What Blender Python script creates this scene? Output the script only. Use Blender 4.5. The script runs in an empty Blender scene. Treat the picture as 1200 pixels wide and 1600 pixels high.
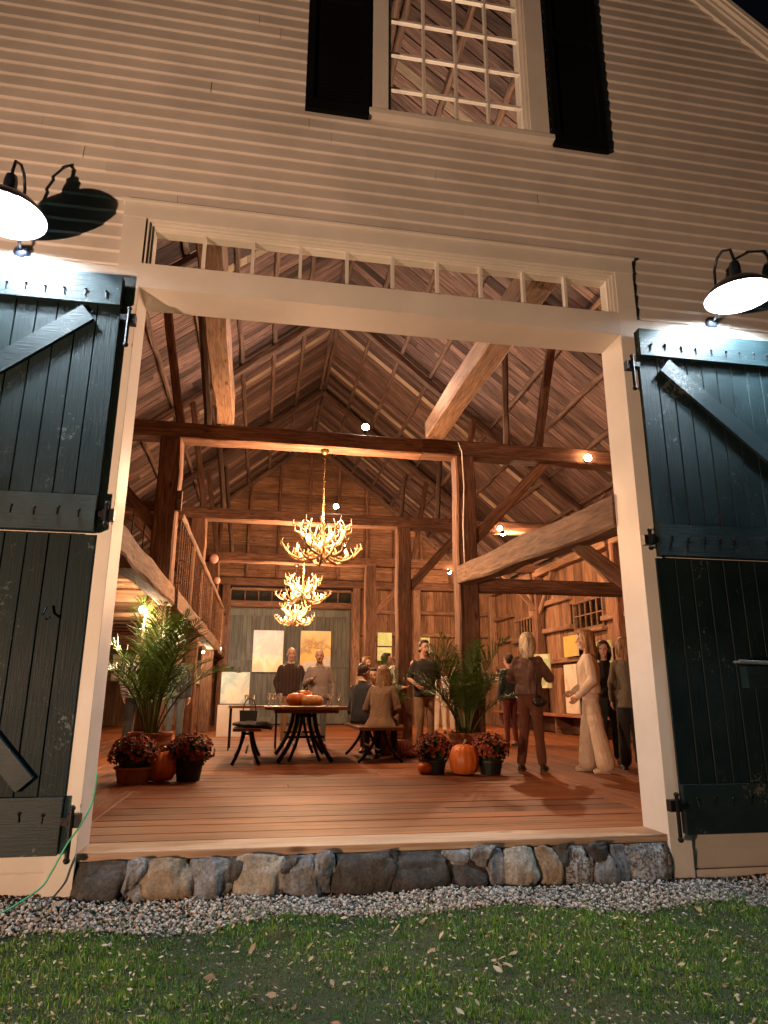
import bpy, math, random
import numpy as np
from mathutils import Vector, Matrix, noise
R = math.radians
rnd = random.Random(7)
sc = bpy.context.scene
C = sc.collection

# ---------------------------------------------------------------- camera
CAM_H = 0.86                                   # lens height above the barn floor (floor is z = 0)
FPX, PITCH, YAW, ROLL = 1063.5, R(15.149), R(9.92), R(-0.2207)
cam = bpy.data.cameras.new('camera')
cam.sensor_fit = 'VERTICAL'; cam.sensor_height = 36.0; cam.lens = FPX / 1600 * 36.0
cam.clip_start = 0.05; cam.clip_end = 500
camo = bpy.data.objects.new('camera', cam); C.objects.link(camo)
fwd = Vector((math.sin(YAW) * math.cos(PITCH), math.cos(YAW) * math.cos(PITCH), math.sin(PITCH)))
rt = Vector((math.cos(YAW), -math.sin(YAW), 0)); up = rt.cross(fwd)
rt2 = rt * math.cos(ROLL) - up * math.sin(ROLL); up2 = rt * math.sin(ROLL) + up * math.cos(ROLL)
M = Matrix((rt2, up2, -fwd)).transposed().to_4x4(); M.translation = (0, 0, CAM_H)
camo.matrix_world = M
sc.camera = camo

# ---------------------------------------------------------------- world: night sky
w = bpy.data.worlds.new('World'); sc.world = w; w.use_nodes = True
nt = w.node_tree; nt.nodes.clear()
sky = nt.nodes.new('ShaderNodeTexSky'); sky.sky_type = 'NISHITA'; sky.sun_disc = False
sky.sun_elevation = R(-4); sky.sun_rotation = R(200)
bg = nt.nodes.new('ShaderNodeBackground'); bg.inputs[1].default_value = 0.03
ow = nt.nodes.new('ShaderNodeOutputWorld')
nt.links.new(sky.outputs[0], bg.inputs[0]); nt.links.new(bg.outputs[0], ow.inputs[0])

def lamp(kind, name, loc, power, color, size=0.05, target=None, angle=None, blend=0.5, parent=None):
    l = bpy.data.lights.new(name, kind); l.energy = power; l.color = color
    if kind in ('POINT', 'SPOT'): l.shadow_soft_size = size
    if kind == 'SPOT': l.spot_size = R(angle); l.spot_blend = blend
    o = bpy.data.objects.new(name, l); C.objects.link(o); o.location = loc
    if target is not None:
        o.rotation_euler = (Vector(target) - Vector(loc)).to_track_quat('-Z', 'Y').to_euler()
    if parent is not None:
        o.parent = parent; o.matrix_parent_inverse = Matrix.Translation(parent.location).inverted()
    return o
# the yard floodlight behind and left of the camera, standing on the lawn, whose shadows the photo shows on the wall
lamp('SPOT', 'yard_floodlight', (-4.9, -0.5, 0.05), 560, (1.0, 0.60, 0.37), 0.04, (0.6, 4.45, 3.3), 84, 1.0)

vs = sc.view_settings
vs.view_transform = 'Standard'; vs.look = 'None'; vs.exposure = 2.2; vs.gamma = 1.0; vs.use_curve_mapping = False
sc.cycles.use_denoising = True
sc.cycles.max_bounces = 6; sc.cycles.diffuse_bounces = 3; sc.cycles.glossy_bounces = 3
sc.cycles.transmission_bounces = 6; sc.cycles.transparent_max_bounces = 16
sc.cycles.sample_clamp_indirect = 4.0
sc.cycles.caustics_reflective = False; sc.cycles.caustics_refractive = False

# ---------------------------------------------------------------- helpers
def pray(x, y):
    a, b = (x - 600) / FPX, (y - 800) / FPX
    c, s = math.cos(-ROLL), math.sin(-ROLL); a, b = a * c - b * s, a * s + b * c
    fw = math.cos(PITCH) + b * math.sin(PITCH); z = math.sin(PITCH) - b * math.cos(PITCH)
    return Vector((a * math.cos(YAW) + fw * math.sin(YAW), -a * math.sin(YAW) + fw * math.cos(YAW), z))
CO = Vector((0, 0, CAM_H))
def atY(x, y, D): r = pray(x, y); return CO + r * (D / r.y)
def atX(x, y, W): r = pray(x, y); return CO + r * (W / r.x)
def atZ(x, y, H=0.0): r = pray(x, y); return CO + r * ((H - CAM_H) / r.z)

def link(o, parent=None):
    C.objects.link(o)
    if parent is not None:
        o.parent = parent
        # every Empty here is placed by location and a turn about z, read straight from its fields
        o.matrix_parent_inverse = world_of(parent).inverted()
    return o
def world_of(o):
    m = o.matrix_basis.copy()
    if o.parent is not None:
        m = world_of(o.parent) @ o.matrix_parent_inverse @ m
    return m
def tag(o, label=None, cat=None, group=None, kind=None):
    if label: o['label'] = label
    if cat: o['category'] = cat
    if group: o['group'] = group
    if kind: o['kind'] = kind
    return o
def empty(name, loc=(0, 0, 0), parent=None, rz=0, **k):
    o = bpy.data.objects.new(name, None); o.empty_display_size = 0.1
    o.location = loc; o.rotation_euler = (0, 0, rz)
    link(o, parent); return tag(o, **k)

class MB:
    def __init__(s): s.v = []; s.f = []
    def add(s, v, f):
        n = len(s.v); s.v += [tuple(p) for p in v]; s.f += [tuple(i + n for i in q) for q in f]; return s
    def box(s, x0, x1, y0, y1, z0, z1):
        v = [(x0, y0, z0), (x1, y0, z0), (x1, y1, z0), (x0, y1, z0), (x0, y0, z1), (x1, y0, z1), (x1, y1, z1), (x0, y1, z1)]
        return s.add(v, [(0, 3, 2, 1), (4, 5, 6, 7), (0, 1, 5, 4), (1, 2, 6, 5), (2, 3, 7, 6), (3, 0, 4, 7)])
    def tube(s, pts, rad, n=8, closed_ends=True):
        pts = [Vector(p) for p in pts]
        if not hasattr(rad, '__len__'): rad = [rad] * len(pts)
        v = []; f = []; prev = None
        for i, p in enumerate(pts):
            d = (pts[min(i + 1, len(pts) - 1)] - pts[max(i - 1, 0)]).normalized()
            if prev is None:
                a = d.cross(Vector((0, 0, 1)))
                if a.length < 0.1: a = d.cross(Vector((0, 1, 0)))
                a.normalize()
            else:
                a = (prev - d * prev.dot(d)).normalized()
            prev = a; b = d.cross(a)
            for k in range(n):
                t = 2 * math.pi * k / n
                v.append(p + (a * math.cos(t) + b * math.sin(t)) * rad[i])
        for i in range(len(pts) - 1):
            for k in range(n):
                f.append((i * n + k, i * n + (k + 1) % n, (i + 1) * n + (k + 1) % n, (i + 1) * n + k))
        if closed_ends:
            f.append(tuple(range(n - 1, -1, -1))); f.append(tuple((len(pts) - 1) * n + k for k in range(n)))
        return s.add(v, f)
    def lathe(s, prof, n=24, c=(0, 0, 0), rib=None, cap=True):
        v = []; f = []
        for (r, z) in prof:
            for k in range(n):
                t = 2 * math.pi * k / n
                q = r * (rib(t) if rib else 1)
                v.append((c[0] + q * math.cos(t), c[1] + q * math.sin(t), c[2] + z))
        for i in range(len(prof) - 1):
            for k in range(n):
                f.append((i * n + k, i * n + (k + 1) % n, (i + 1) * n + (k + 1) % n, (i + 1) * n + k))
        if cap:
            f.append(tuple(range(n - 1, -1, -1))); f.append(tuple((len(prof) - 1) * n + k for k in range(n)))
        return s.add(v, f)
    def ell(s, c, r, n=10, m=7, rot=None):
        v = [(0, 0, -1)]; f = []
        for i in range(1, m):
            t = math.pi * i / m - math.pi / 2
            for k in range(n):
                p = 2 * math.pi * k / n
                v.append((math.cos(t) * math.cos(p), math.cos(t) * math.sin(p), math.sin(t)))
        v.append((0, 0, 1))
        for k in range(n):
            f.append((0, 1 + (k + 1) % n, 1 + k))
            f.append((len(v) - 1, 1 + (m - 2) * n + k, 1 + (m - 2) * n + (k + 1) % n))
        for i in range(m - 2):
            for k in range(n):
                a = 1 + i * n
                f.append((a + k, a + (k + 1) % n, a + n + (k + 1) % n, a + n + k))
        rr = r if hasattr(r, '__len__') else (r, r, r)
        out = []
        for p in v:
            q = Vector((p[0] * rr[0], p[1] * rr[1], p[2] * rr[2]))
            if rot is not None: q = rot @ q
            out.append(q + Vector(c))
        return s.add(out, f)
    def cone(s, p0, r0, p1, r1, n=10):
        s.tube([p0, p1], [r0, r1], n); s.ell(p0, r0, n, 6); s.ell(p1, r1, n, 6); return s
    def mesh(s, name):
        me = bpy.data.meshes.new(name); me.from_pydata(s.v, [], s.f); me.update(); return me
    def build(s, name, mat, parent=None, smooth=False, origin=None, **k):
        if origin is not None:
            ox = Vector(origin); s.v = [tuple(Vector(p) - ox) for p in s.v]
        me = s.mesh(name); me.materials.append(mat)
        if smooth: me.polygons.foreach_set('use_smooth', [True] * len(me.polygons))
        o = bpy.data.objects.new(name, me)
        if origin is not None: o.location = ox
        link(o, parent); return tag(o, **k)

def frame(p0, p1, up=(0, 0, 1), roll=0):
    p0 = Vector(p0); d = (Vector(p1) - p0); L = d.length; d.normalize(); u = Vector(up)
    if abs(d.dot(u)) > 0.98: u = Vector((0, 1, 0))
    z = (u - d * u.dot(d)).normalized(); y = z.cross(d)
    if roll: q = Matrix.Rotation(roll, 3, d); z = q @ z; y = q @ y
    m = Matrix((d, y, z)).transposed().to_4x4(); m.translation = p0
    return m, L
_cache = {}
def beam_mesh(L, w_, h_, mat, rough=0.012, var=0, cham=0.02):
    key = (round(L, 2), w_, h_, mat.name, rough, var)
    if key in _cache: return _cache[key]
    rg = random.Random(hash(key[:3]) % 9999 + var)
    n = max(2, int(L / 0.45) + 1); v = []; f = []
    cy = min(cham, w_ * .3); cz = min(cham, h_ * .3)
    ring = [(-w_/2+cy, -h_/2), (w_/2-cy, -h_/2), (w_/2, -h_/2+cz), (w_/2, h_/2-cz), (w_/2-cy, h_/2), (-w_/2+cy, h_/2), (-w_/2, h_/2-cz), (-w_/2, -h_/2+cz)]
    for i in range(n):
        x = L * i / (n - 1); oy = rg.uniform(-rough, rough) * .7; oz = rg.uniform(-rough, rough) * .7
        for (a, b) in ring:
            v.append((x, a + oy + rg.uniform(-rough, rough) * .4, b + oz + rg.uniform(-rough, rough) * .4))
    for i in range(n - 1):
        for k in range(8): f.append((i*8+k, (i+1)*8+k, (i+1)*8+(k+1) % 8, i*8+(k+1) % 8))
    f.append(tuple(range(8))); f.append(tuple(range(n*8-1, n*8-9, -1)))
    me = bpy.data.meshes.new('beam'); me.from_pydata(v, [], f); me.materials.append(mat); me.update()
    _cache[key] = me; return me
def timber(name, p0, p1, w_, h_, mat, parent, roll=0, rough=0.012, up=(0, 0, 1), cham=0.02, **k):
    m, L = frame(p0, p1, up, roll)
    o = bpy.data.objects.new(name, beam_mesh(L, w_, h_, mat, rough, rnd.randrange(3), cham)); o.matrix_world = m
    link(o, parent); return tag(o, **k)
def board_mesh(L, w_, t_, mat):
    key = ('b', round(L, 2), round(w_, 3), t_, mat.name)
    if key in _cache: return _cache[key]
    b = MB(); e = min(0.004, t_ * .25)
    # a board: 8 corners of the core plus eased long edges
    v = []; f = []
    ring = [(-w_/2, -t_/2+e), (-w_/2+e, -t_/2), (w_/2-e, -t_/2), (w_/2, -t_/2+e), (w_/2, t_/2-e), (w_/2-e, t_/2), (-w_/2+e, t_/2), (-w_/2, t_/2-e)]
    for x in (0, L):
        for a, c in ring: v.append((x, a, c))
    for k in range(8): f.append((k, 8+k, 8+(k+1) % 8, (k+1) % 8))
    f.append(tuple(range(8))); f.append(tuple(range(15, 7, -1)))
    me = bpy.data.meshes.new('board'); me.from_pydata(v, [], f); me.materials.append(mat); me.update()
    _cache[key] = me; return me
def board(name, p0, p1, w_, t_, mat, parent, up=(0, 0, 1), roll=0, **k):
    m, L = frame(p0, p1, up, roll)
    o = bpy.data.objects.new(name, board_mesh(L, w_, t_, mat)); o.matrix_world = m
    link(o, parent); return tag(o, **k)

# ---------------------------------------------------------------- materials
def newmat(name):
    m = bpy.data.materials.new(name); m.use_nodes = True
    n = m.node_tree.nodes; b = n['Principled BSDF']; return m, n, m.node_tree.links, b
def ramp(n, l, src, stops):
    r = n.new('ShaderNodeValToRGB'); l.new(src, r.inputs[0])
    e = r.color_ramp.elements
    while len(e) < len(stops): e.new(0.5)
    for i, (p, c) in enumerate(stops): e[i].position = p; e[i].color = (*c, 1) if len(c) == 3 else c
    return r.outputs[0]
def noise_tex(n, l, co, scale, detail=6, rough=0.6, mapscale=None, dist=0.0):
    if mapscale:
        mp = n.new('ShaderNodeMapping'); mp.inputs['Scale'].default_value = mapscale; l.new(co, mp.inputs[0]); co = mp.outputs[0]
    t = n.new('ShaderNodeTexNoise'); t.inputs['Scale'].default_value = scale; t.inputs['Detail'].default_value = detail
    t.inputs['Roughness'].default_value = rough; t.inputs['Distortion'].default_value = dist
    l.new(co, t.inputs['Vector']); return t.outputs['Fac']
def mixc(n, l, fac, a, b, mode='MIX'):
    m = n.new('ShaderNodeMix'); m.data_type = 'RGBA'; m.blend_type = mode
    for s, v in ((m.inputs[0], fac), (m.inputs[6], a), (m.inputs[7], b)):
        if hasattr(v, 'links'): l.new(v, s)
        elif hasattr(v, '__len__'): s.default_value = (*v, 1)
        else: s.default_value = v
    return m.outputs[2]
def bump(n, l, b, h, strength=0.3, dist=0.01):
    u = n.new('ShaderNodeBump'); u.inputs['Strength'].default_value = strength; u.inputs['Distance'].default_value = dist
    l.new(h, u.inputs['Height']); l.new(u.outputs[0], b.inputs['Normal'])
def plain(name, col, rough=0.5, metal=0.0, nscale=None, var=0.25, bmp=0.0, spec=0.5, sheen=0):
    m, n, l, b = newmat(name)
    b.inputs['Roughness'].default_value = rough; b.inputs['Metallic'].default_value = metal
    b.inputs['Specular IOR Level'].default_value = spec
    tc = n.new('ShaderNodeTexCoord')
    f = noise_tex(n, l, tc.outputs['Object'], nscale or 12, 5)
    c = ramp(n, l, f, [(0.3, tuple(x * (1 - var) for x in col)), (0.7, tuple(min(1, x * (1 + var)) for x in col))])
    l.new(c, b.inputs['Base Color'])
    if bmp: bump(n, l, b, f, bmp, 0.01)
    return m
def emis(name, col, s):
    m, n, l, b = newmat(name)
    b.inputs['Base Color'].default_value = (*col, 1)
    b.inputs['Emission Color'].default_value = (*col, 1); b.inputs['Emission Strength'].default_value = s
    return m
def wood(name, c_dark, c_mid, c_light, rough=0.75, gx=0.6, g=9, bmp=0.5, objvar=0.35, spec=0.3, knots=True, axis='x'):
    A_ = (lambda a, b: (a, b, b)) if axis == 'x' else (lambda a, b: (b, b, a))
    m, n, l, b = newmat(name)
    tc = n.new('ShaderNodeTexCoord'); oi = n.new('ShaderNodeObjectInfo')
    mu = n.new('ShaderNodeVectorMath'); mu.operation = 'MULTIPLY_ADD'
    cb = n.new('ShaderNodeCombineXYZ')
    for i, q in enumerate((41.0, 17.0, 29.0)):
        mm = n.new('ShaderNodeMath'); mm.operation = 'MULTIPLY'; mm.inputs[1].default_value = q; l.new(oi.outputs['Random'], mm.inputs[0]); l.new(mm.outputs[0], cb.inputs[i])
    ad = n.new('ShaderNodeVectorMath'); ad.operation = 'ADD'; l.new(tc.outputs['Object'], ad.inputs[0]); l.new(cb.outputs[0], ad.inputs[1])
    co = ad.outputs[0]
    fine = noise_tex(n, l, co, 6, 8, 0.65, A_(gx, g), 0.6)
    big = noise_tex(n, l, co, 1.3, 4, 0.6, A_(0.7, 2.5))
    c1 = ramp(n, l, fine, [(0.28, c_dark), (0.5, c_mid), (0.74, c_light)])
    c2 = ramp(n, l, big, [(0.3, (0.45, 0.42, 0.42)), (0.65, (1.0, 1.0, 1.0))])
    c = mixc(n, l, 0.8, c1, c2, 'MULTIPLY')
    if knots:
        vo = n.new('ShaderNodeTexVoronoi'); vo.inputs['Scale'].default_value = 1.0
        mp = n.new('ShaderNodeMapping'); mp.inputs['Scale'].default_value = A_(1.6, 5); l.new(co, mp.inputs[0]); l.new(mp.outputs[0], vo.inputs['Vector'])
        kn = ramp(n, l, vo.outputs['Distance'], [(0.05, (0.25, 0.2, 0.18)), (0.13, (1, 1, 1))])
        c = mixc(n, l, 0.85, c, kn, 'MULTIPLY')
    hs = n.new('ShaderNodeHueSaturation'); l.new(c, hs.inputs['Color'])
    mr = n.new('ShaderNodeMapRange'); mr.inputs['To Min'].default_value = 1 - objvar; mr.inputs['To Max'].default_value = 1 + objvar
    l.new(oi.outputs['Random'], mr.inputs[0]); l.new(mr.outputs[0], hs.inputs['Value'])
    l.new(hs.outputs[0], b.inputs['Base Color'])
    b.inputs['Roughness'].default_value = rough; b.inputs['Specular IOR Level'].default_value = spec
    bump(n, l, b, fine, bmp, 0.012)
    return m

W_TIMBER = wood('old_timber', (0.05, 0.024, 0.014), (0.17, 0.085, 0.05), (0.34, 0.19, 0.115), 0.8, 0.5, 6, 0.8, 0.25)
W_TIMBERL = wood('pale_timber', (0.07, 0.036, 0.02), (0.22, 0.125, 0.073), (0.35, 0.22, 0.14), 0.8, 0.5, 6, 0.8, 0.2)
W_ROOF = wood('roof_board_wood', (0.018, 0.011, 0.010), (0.115, 0.072, 0.060), (0.31, 0.205, 0.165), 0.85, 0.3, 9, 1.0, 0.6)
W_ROOFL = wood('pale_roof_board_wood', (0.12, 0.09, 0.06), (0.32, 0.25, 0.18), (0.5, 0.4, 0.3), 0.85, 0.35, 8, 0.7, 0.3)
W_SIDING = wood('siding_wood', (0.07, 0.035, 0.02), (0.22, 0.115, 0.062), (0.40, 0.23, 0.13), 0.8, 0.35, 7, 0.6, 0.35)
W_POLE = wood('pole_wood', (0.05, 0.03, 0.022), (0.14, 0.087, 0.062), (0.24, 0.16, 0.115), 0.8, 0.4, 6, 0.6, 0.25)
W_FLOOR = wood('floor_wood', (0.05, 0.012, 0.003), (0.23, 0.066, 0.013), (0.39, 0.135, 0.032), 0.6, 0.25, 7, 0.35, 0.3, 0.4)
W_SILL_LIT = wood('lamplit_sill_wood', (0.28, 0.16, 0.09), (0.46, 0.30, 0.19), (0.58, 0.42, 0.29), 0.6, 0.25, 7, 0.3, 0.05, 0.3)  # lamp light pooling on the threshold is painted in as paler wood
W_GREY = wood('grey_green_door_wood', (0.06, 0.065, 0.055), (0.12, 0.125, 0.105), (0.18, 0.18, 0.15), 0.7, 0.3, 6, 0.4, 0.15, knots=False, axis='z')
W_TABLE = wood('table_wood', (0.08, 0.03, 0.015), (0.2, 0.08, 0.035), (0.32, 0.15, 0.07), 0.35, 0.4, 6, 0.2, 0.1, 0.5)
W_RED = wood('bench_plank_wood', (0.12, 0.045, 0.025), (0.30, 0.12, 0.06), (0.42, 0.2, 0.11), 0.6, 0.4, 6, 0.3, 0.15)

def painted(name, col, rough=0.5, chips=0.0, dirt=0.25, scratch=0.0, grain=0.15, chipcol=(0.3, 0.31, 0.3), spec=0.5, axis='x'):
    m, n, l, b = newmat(name)
    tc = n.new('ShaderNodeTexCoord'); ge = n.new('ShaderNodeNewGeometry'); oi = n.new('ShaderNodeObjectInfo')
    pos = ge.outputs['Position']
    d = noise_tex(n, l, pos, 1.6, 8, 0.65)
    gr = noise_tex(n, l, tc.outputs['Object'], 10, 6, 0.6, (0.5, 8, 8) if axis == 'x' else (8, 8, .5))
    c = ramp(n, l, d, [(0.35, tuple(x * (1 - dirt) for x in col)), (0.62, col)])
    hs = n.new('ShaderNodeHueSaturation'); l.new(c, hs.inputs['Color'])
    mr = n.new('ShaderNodeMapRange'); mr.inputs['To Min'].default_value = 0.93; mr.inputs['To Max'].default_value = 1.05
    l.new(oi.outputs['Random'], mr.inputs[0]); l.new(mr.outputs[0], hs.inputs['Value']); c = hs.outputs[0]
    fac = None
    if chips:
        a = noise_tex(n, l, pos, 38, 7, 0.75)
        a2 = noise_tex(n, l, pos, 3.1, 4, 0.6)
        mm = n.new('ShaderNodeMath'); mm.operation = 'MULTIPLY'; l.new(a, mm.inputs[0]); l.new(a2, mm.inputs[1])
        fac = ramp(n, l, mm.outputs[0], [(0.40 - chips, (0, 0, 0)), (0.44 - chips, (1, 1, 1))])
        c = mixc(n, l, fac, c, chipcol)
    if scratch:
        # thin threads: narrow band of a warped noise, broken up by a second one
        a = noise_tex(n, l, pos, 3.2, 2, 0.5, None, 1.2)
        t = ramp(n, l, a, [(0.497, (0, 0, 0)), (0.5, (1, 1, 1)), (0.503, (0, 0, 0))])
        k = noise_tex(n, l, pos, 7, 4, 0.7)
        k2 = ramp(n, l, k, [(0.52, (0, 0, 0)), (0.6, (scratch, scratch, scratch))])
        f2 = mixc(n, l, 1.0, t, k2, 'MULTIPLY')
        c = mixc(n, l, f2, c, (0.45, 0.47, 0.45))
    l.new(c, b.inputs['Base Color'])
    rr = ramp(n, l, d, [(0.3, (rough * .8,) * 3), (0.7, (min(1, rough * 1.3),) * 3)])
    l.new(rr, b.inputs['Roughness']); b.inputs['Specular IOR Level'].default_value = spec
    bump(n, l, b, gr, grain, 0.006)
    return m
P_WHITE = painted('white_paint', (0.70, 0.66, 0.60), 0.5, 0.0, 0.12, 0, 0.12)
P_CLAP = painted('clapboard_paint', (0.64, 0.59, 0.54), 0.6, 0.0, 0.16, 0, 0.25)
P_DOOR = painted('dark_green_door_paint', (0.012, 0.028, 0.033), 0.5, 0.042, 0.35, 0.10, 0.5, (0.12, 0.14, 0.135), 0.35)
P_DOORV = painted('dark_green_plank_paint', (0.0085, 0.020, 0.023), 0.55, 0.045, 0.4, 0.10, 0.5, (0.085, 0.105, 0.105), 0.18, axis='z')
P_SHUT = painted('black_shutter_paint', (0.003, 0.0035, 0.0035), 0.8, 0.0, 0.2, 0, 0.05, spec=0.1)
IRON = plain('black_iron', (0.012, 0.012, 0.014), 0.5, 0.6, 30, 0.3, 0.3)
STEEL = plain('galvanised_metal', (0.55, 0.56, 0.56), 0.4, 0.8, 40, 0.2, 0.2)
ENAMEL = plain('white_enamel', (0.85, 0.87, 0.88), 0.3, 0, 20, 0.03)
BLUEBLK = plain('dark_lamp_enamel', (0.012, 0.016, 0.03), 0.3, 0, 20, 0.2)
def glass(name):
    m, n, l, b = newmat(name); n.remove(b)
    t = n.new('ShaderNodeBsdfTransparent'); g = n.new('ShaderNodeBsdfGlossy'); g.inputs['Roughness'].default_value = 0.03
    t.inputs[0].default_value = (0.93, 0.95, 0.94, 1)
    lw_ = n.new('ShaderNodeLayerWeight'); lw_.inputs[0].default_value = .5
    pw_ = n.new('ShaderNodeMath'); pw_.operation = 'POWER'; pw_.inputs[1].default_value = 4.0; l.new(lw_.outputs['Facing'], pw_.inputs[0])
    fr = n.new('ShaderNodeMath'); fr.operation = 'MULTIPLY_ADD'; fr.inputs[1].default_value = .5; fr.inputs[2].default_value = .035; l.new(pw_.outputs[0], fr.inputs[0])
    mx = n.new('ShaderNodeMixShader'); l.new(fr.outputs[0], mx.inputs[0]); l.new(t.outputs[0], mx.inputs[1]); l.new(g.outputs[0], mx.inputs[2])
    l.new(mx.outputs[0], n['Material Output'].inputs[0]); return m
GLASS = glass('window_glass')
DARK = plain('dark_backing', (0.02, 0.018, 0.016), 0.9)

# ---------------------------------------------------------------- dimensions of the barn
D0 = 4.455; OXL, OXR, OZT = -0.973, 2.658, 3.614         # facade plane, door opening
HX0, HX1, HZ = -1.126, 2.81, 4.30                          # outer edge of the white surround
BENT = (8.961, 13.35, 17.74); D4 = 22.0
NL, NR, ZT, TB = -1.199, 2.615, 4.217, 0.235               # post inner faces, tie beam underside and depth
RC, ZR, SL = 1.341, 9.46, 0.814                            # ridge
XW0, XW1 = -4.955, 7.637
GZ = -0.30                                                 # lawn
def roofz(x): return ZR - SL * abs(x - RC)

# ---------------------------------------------------------------- ground
gm, n, l, b = newmat('soil_and_turf')
ge = n.new('ShaderNodeNewGeometry')
f1 = noise_tex(n, l, ge.outputs['Position'], 3, 8, 0.65); f2 = noise_tex(n, l, ge.outputs['Position'], 60, 6, 0.7)
c = ramp(n, l, f1, [(0.35, (0.02, 0.035, 0.012)), (0.55, (0.03, 0.05, 0.016)), (0.7, (0.07, 0.06, 0.03))])
c = mixc(n, l, 0.6, c, ramp(n, l, f2, [(0.3, (0.4, 0.4, 0.4)), (0.7, (1, 1, 1))]), 'MULTIPLY')
l.new(c, b.inputs['Base Color']); b.inputs['Roughness'].default_value = 0.95; bump(n, l, b, f2, 0.6, 0.02)
def gz(x, y):
    t = min(1, max(0, (y - 3.9) / 0.5)); base = GZ + 0.045 * t * t * (3 - 2 * t)
    near = max(0, 1 - math.hypot(x - 1, y - 3) / 9)
    return base + near * (0.018 * math.sin(x * 2.1 + 1.3) * math.sin(y * 2.7) + 0.012 * math.sin(x * 5.1 + y * 3.3)) - 0.02 * t * math.sin(x * 0.9 - 0.2)
xs = [-200, -80, -30, -14] + list(np.arange(-7, 10.01, 0.2)) + [16, 30, 80, 200]
ys = [-200, -80, -30, -12, -6, -3] + list(np.arange(0, 5.21, 0.12)) + [8, 16, 26, 60, 200]
gv = [(x, y, gz(x, y)) for y in ys for x in xs]; nx = len(xs)
gf = [(j*nx+i, j*nx+i+1, (j+1)*nx+i+1, (j+1)*nx+i) for j in range(len(ys)-1) for i in range(nx-1)]
g = MB(); g.v = gv; g.f = gf
g.build('lawn_ground', gm, smooth=True, kind='structure', label='dark lawn soil sloping away from the barn')

# ---------------------------------------------------------------- the barn: outside
barn = empty('barn', (0, 0, 0), label='white clapboard barn with its tall front doorway open and timber frame inside', cat='barn')

def prism_xz(mb, pts, y0, y1):
    n = len(pts); v = [(x, y0, z) for x, z in pts] + [(x, y1, z) for x, z in pts]
    f = [tuple(range(n)), tuple(range(2*n-1, n-1, -1))] + [(i, n+i, n+(i+1) % n, (i+1) % n) for i in range(n)]
    return mb.add(v, f)
sh = MB(); ya, yb = D0 + 0.002, D0 + 0.2; EX0, EX1 = XW0 - 0.05, XW1 + 0.05
def rx(z): return (ZR - z) / SL
WX0, WX1, WZ0, WZ1 = 0.80, 2.02, 5.36, 7.70
prism_xz(sh, [(EX0, GZ - .1), (HX0 + .02, GZ - .1), (HX0 + .02, 4.28), (EX0, 4.28)], ya, yb)
prism_xz(sh, [(HX1 - .02, GZ - .1), (EX1, GZ - .1), (EX1, 4.28), (HX1 - .02, 4.28)], ya, yb)
prism_xz(sh, [(RC - rx(4.28), 4.28), (RC + rx(4.28), 4.28), (RC + rx(WZ0), WZ0), (RC - rx(WZ0), WZ0)], ya, yb)
prism_xz(sh, [(RC - rx(WZ0), WZ0), (WX0, WZ0), (WX0, WZ1), (RC - rx(WZ1), WZ1)], ya, yb)
prism_xz(sh, [(WX1, WZ0), (RC + rx(WZ0), WZ0), (RC + rx(WZ1), WZ1), (WX1, WZ1)], ya, yb)
prism_xz(sh, [(RC - rx(WZ1), WZ1), (RC + rx(WZ1), WZ1), (RC, ZR)], ya, yb)
sh.build('wall_sheathing', W_SIDING, barn)

# clapboards, one object each, overlapping like shingles
EXPO = 0.108
def clap_mesh(L):
    key = ('clap', round(L, 2))
    if key in _cache: return _cache[key]
    v = []
    for x in (0, L):
        v += [(x, -0.020, 0.013), (x, -0.004, EXPO + .016), (x, 0.0, EXPO + .016), (x, 0.0, 0), (x, -0.012, -0.001)]
    me = bpy.data.meshes.new('clapboard'); me.from_pydata(v, [], [(0, 5, 6, 1), (1, 6, 7, 2), (2, 7, 8, 3), (3, 8, 9, 4), (4, 9, 5, 0), (0, 1, 2, 3, 4), (9, 8, 7, 6, 5)])
    me.materials.append(P_CLAP); me.update(); _cache[key] = me; return me
def clap_run(x0, x1, z):
    x = x0
    while x1 - x > 0.05:
        L = min(x1 - x, rnd.uniform(2.4, 4.8))
        if x1 - x - L < 0.7: L = x1 - x
        o = bpy.data.objects.new('clapboard', clap_mesh(L)); o.location = (x, D0 - 0.0015, z)
        o.rotation_euler = (rnd.uniform(-.012, .006), rnd.uniform(-.0009, .0009), 0)
        o.scale = ((L - 0.0015) / round(L, 2), 1, 1)
        link(o, barn); x += L
i = 0
while True:
    z = GZ + 0.09 + i * EXPO; i += 1
    if z > ZR - 0.5: break
    half = rx(z) - 0.03 if z > 4.3 else 99
    a, c2 = max(XW0 - .04, RC - half), min(XW1 + .04, RC + half)
    if z < HZ - 0.05: runs = [(a, HX0), (HX1, c2)]
    elif z < WZ0 - 0.06: runs = [(a, c2)]
    elif z < WZ1 + 0.02: runs = [(a, 0.655), (2.195, c2)]
    else: runs = [(a, c2)]
    for r0, r1 in runs:
        if r1 > r0: clap_run(r0, r1, z)

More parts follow.
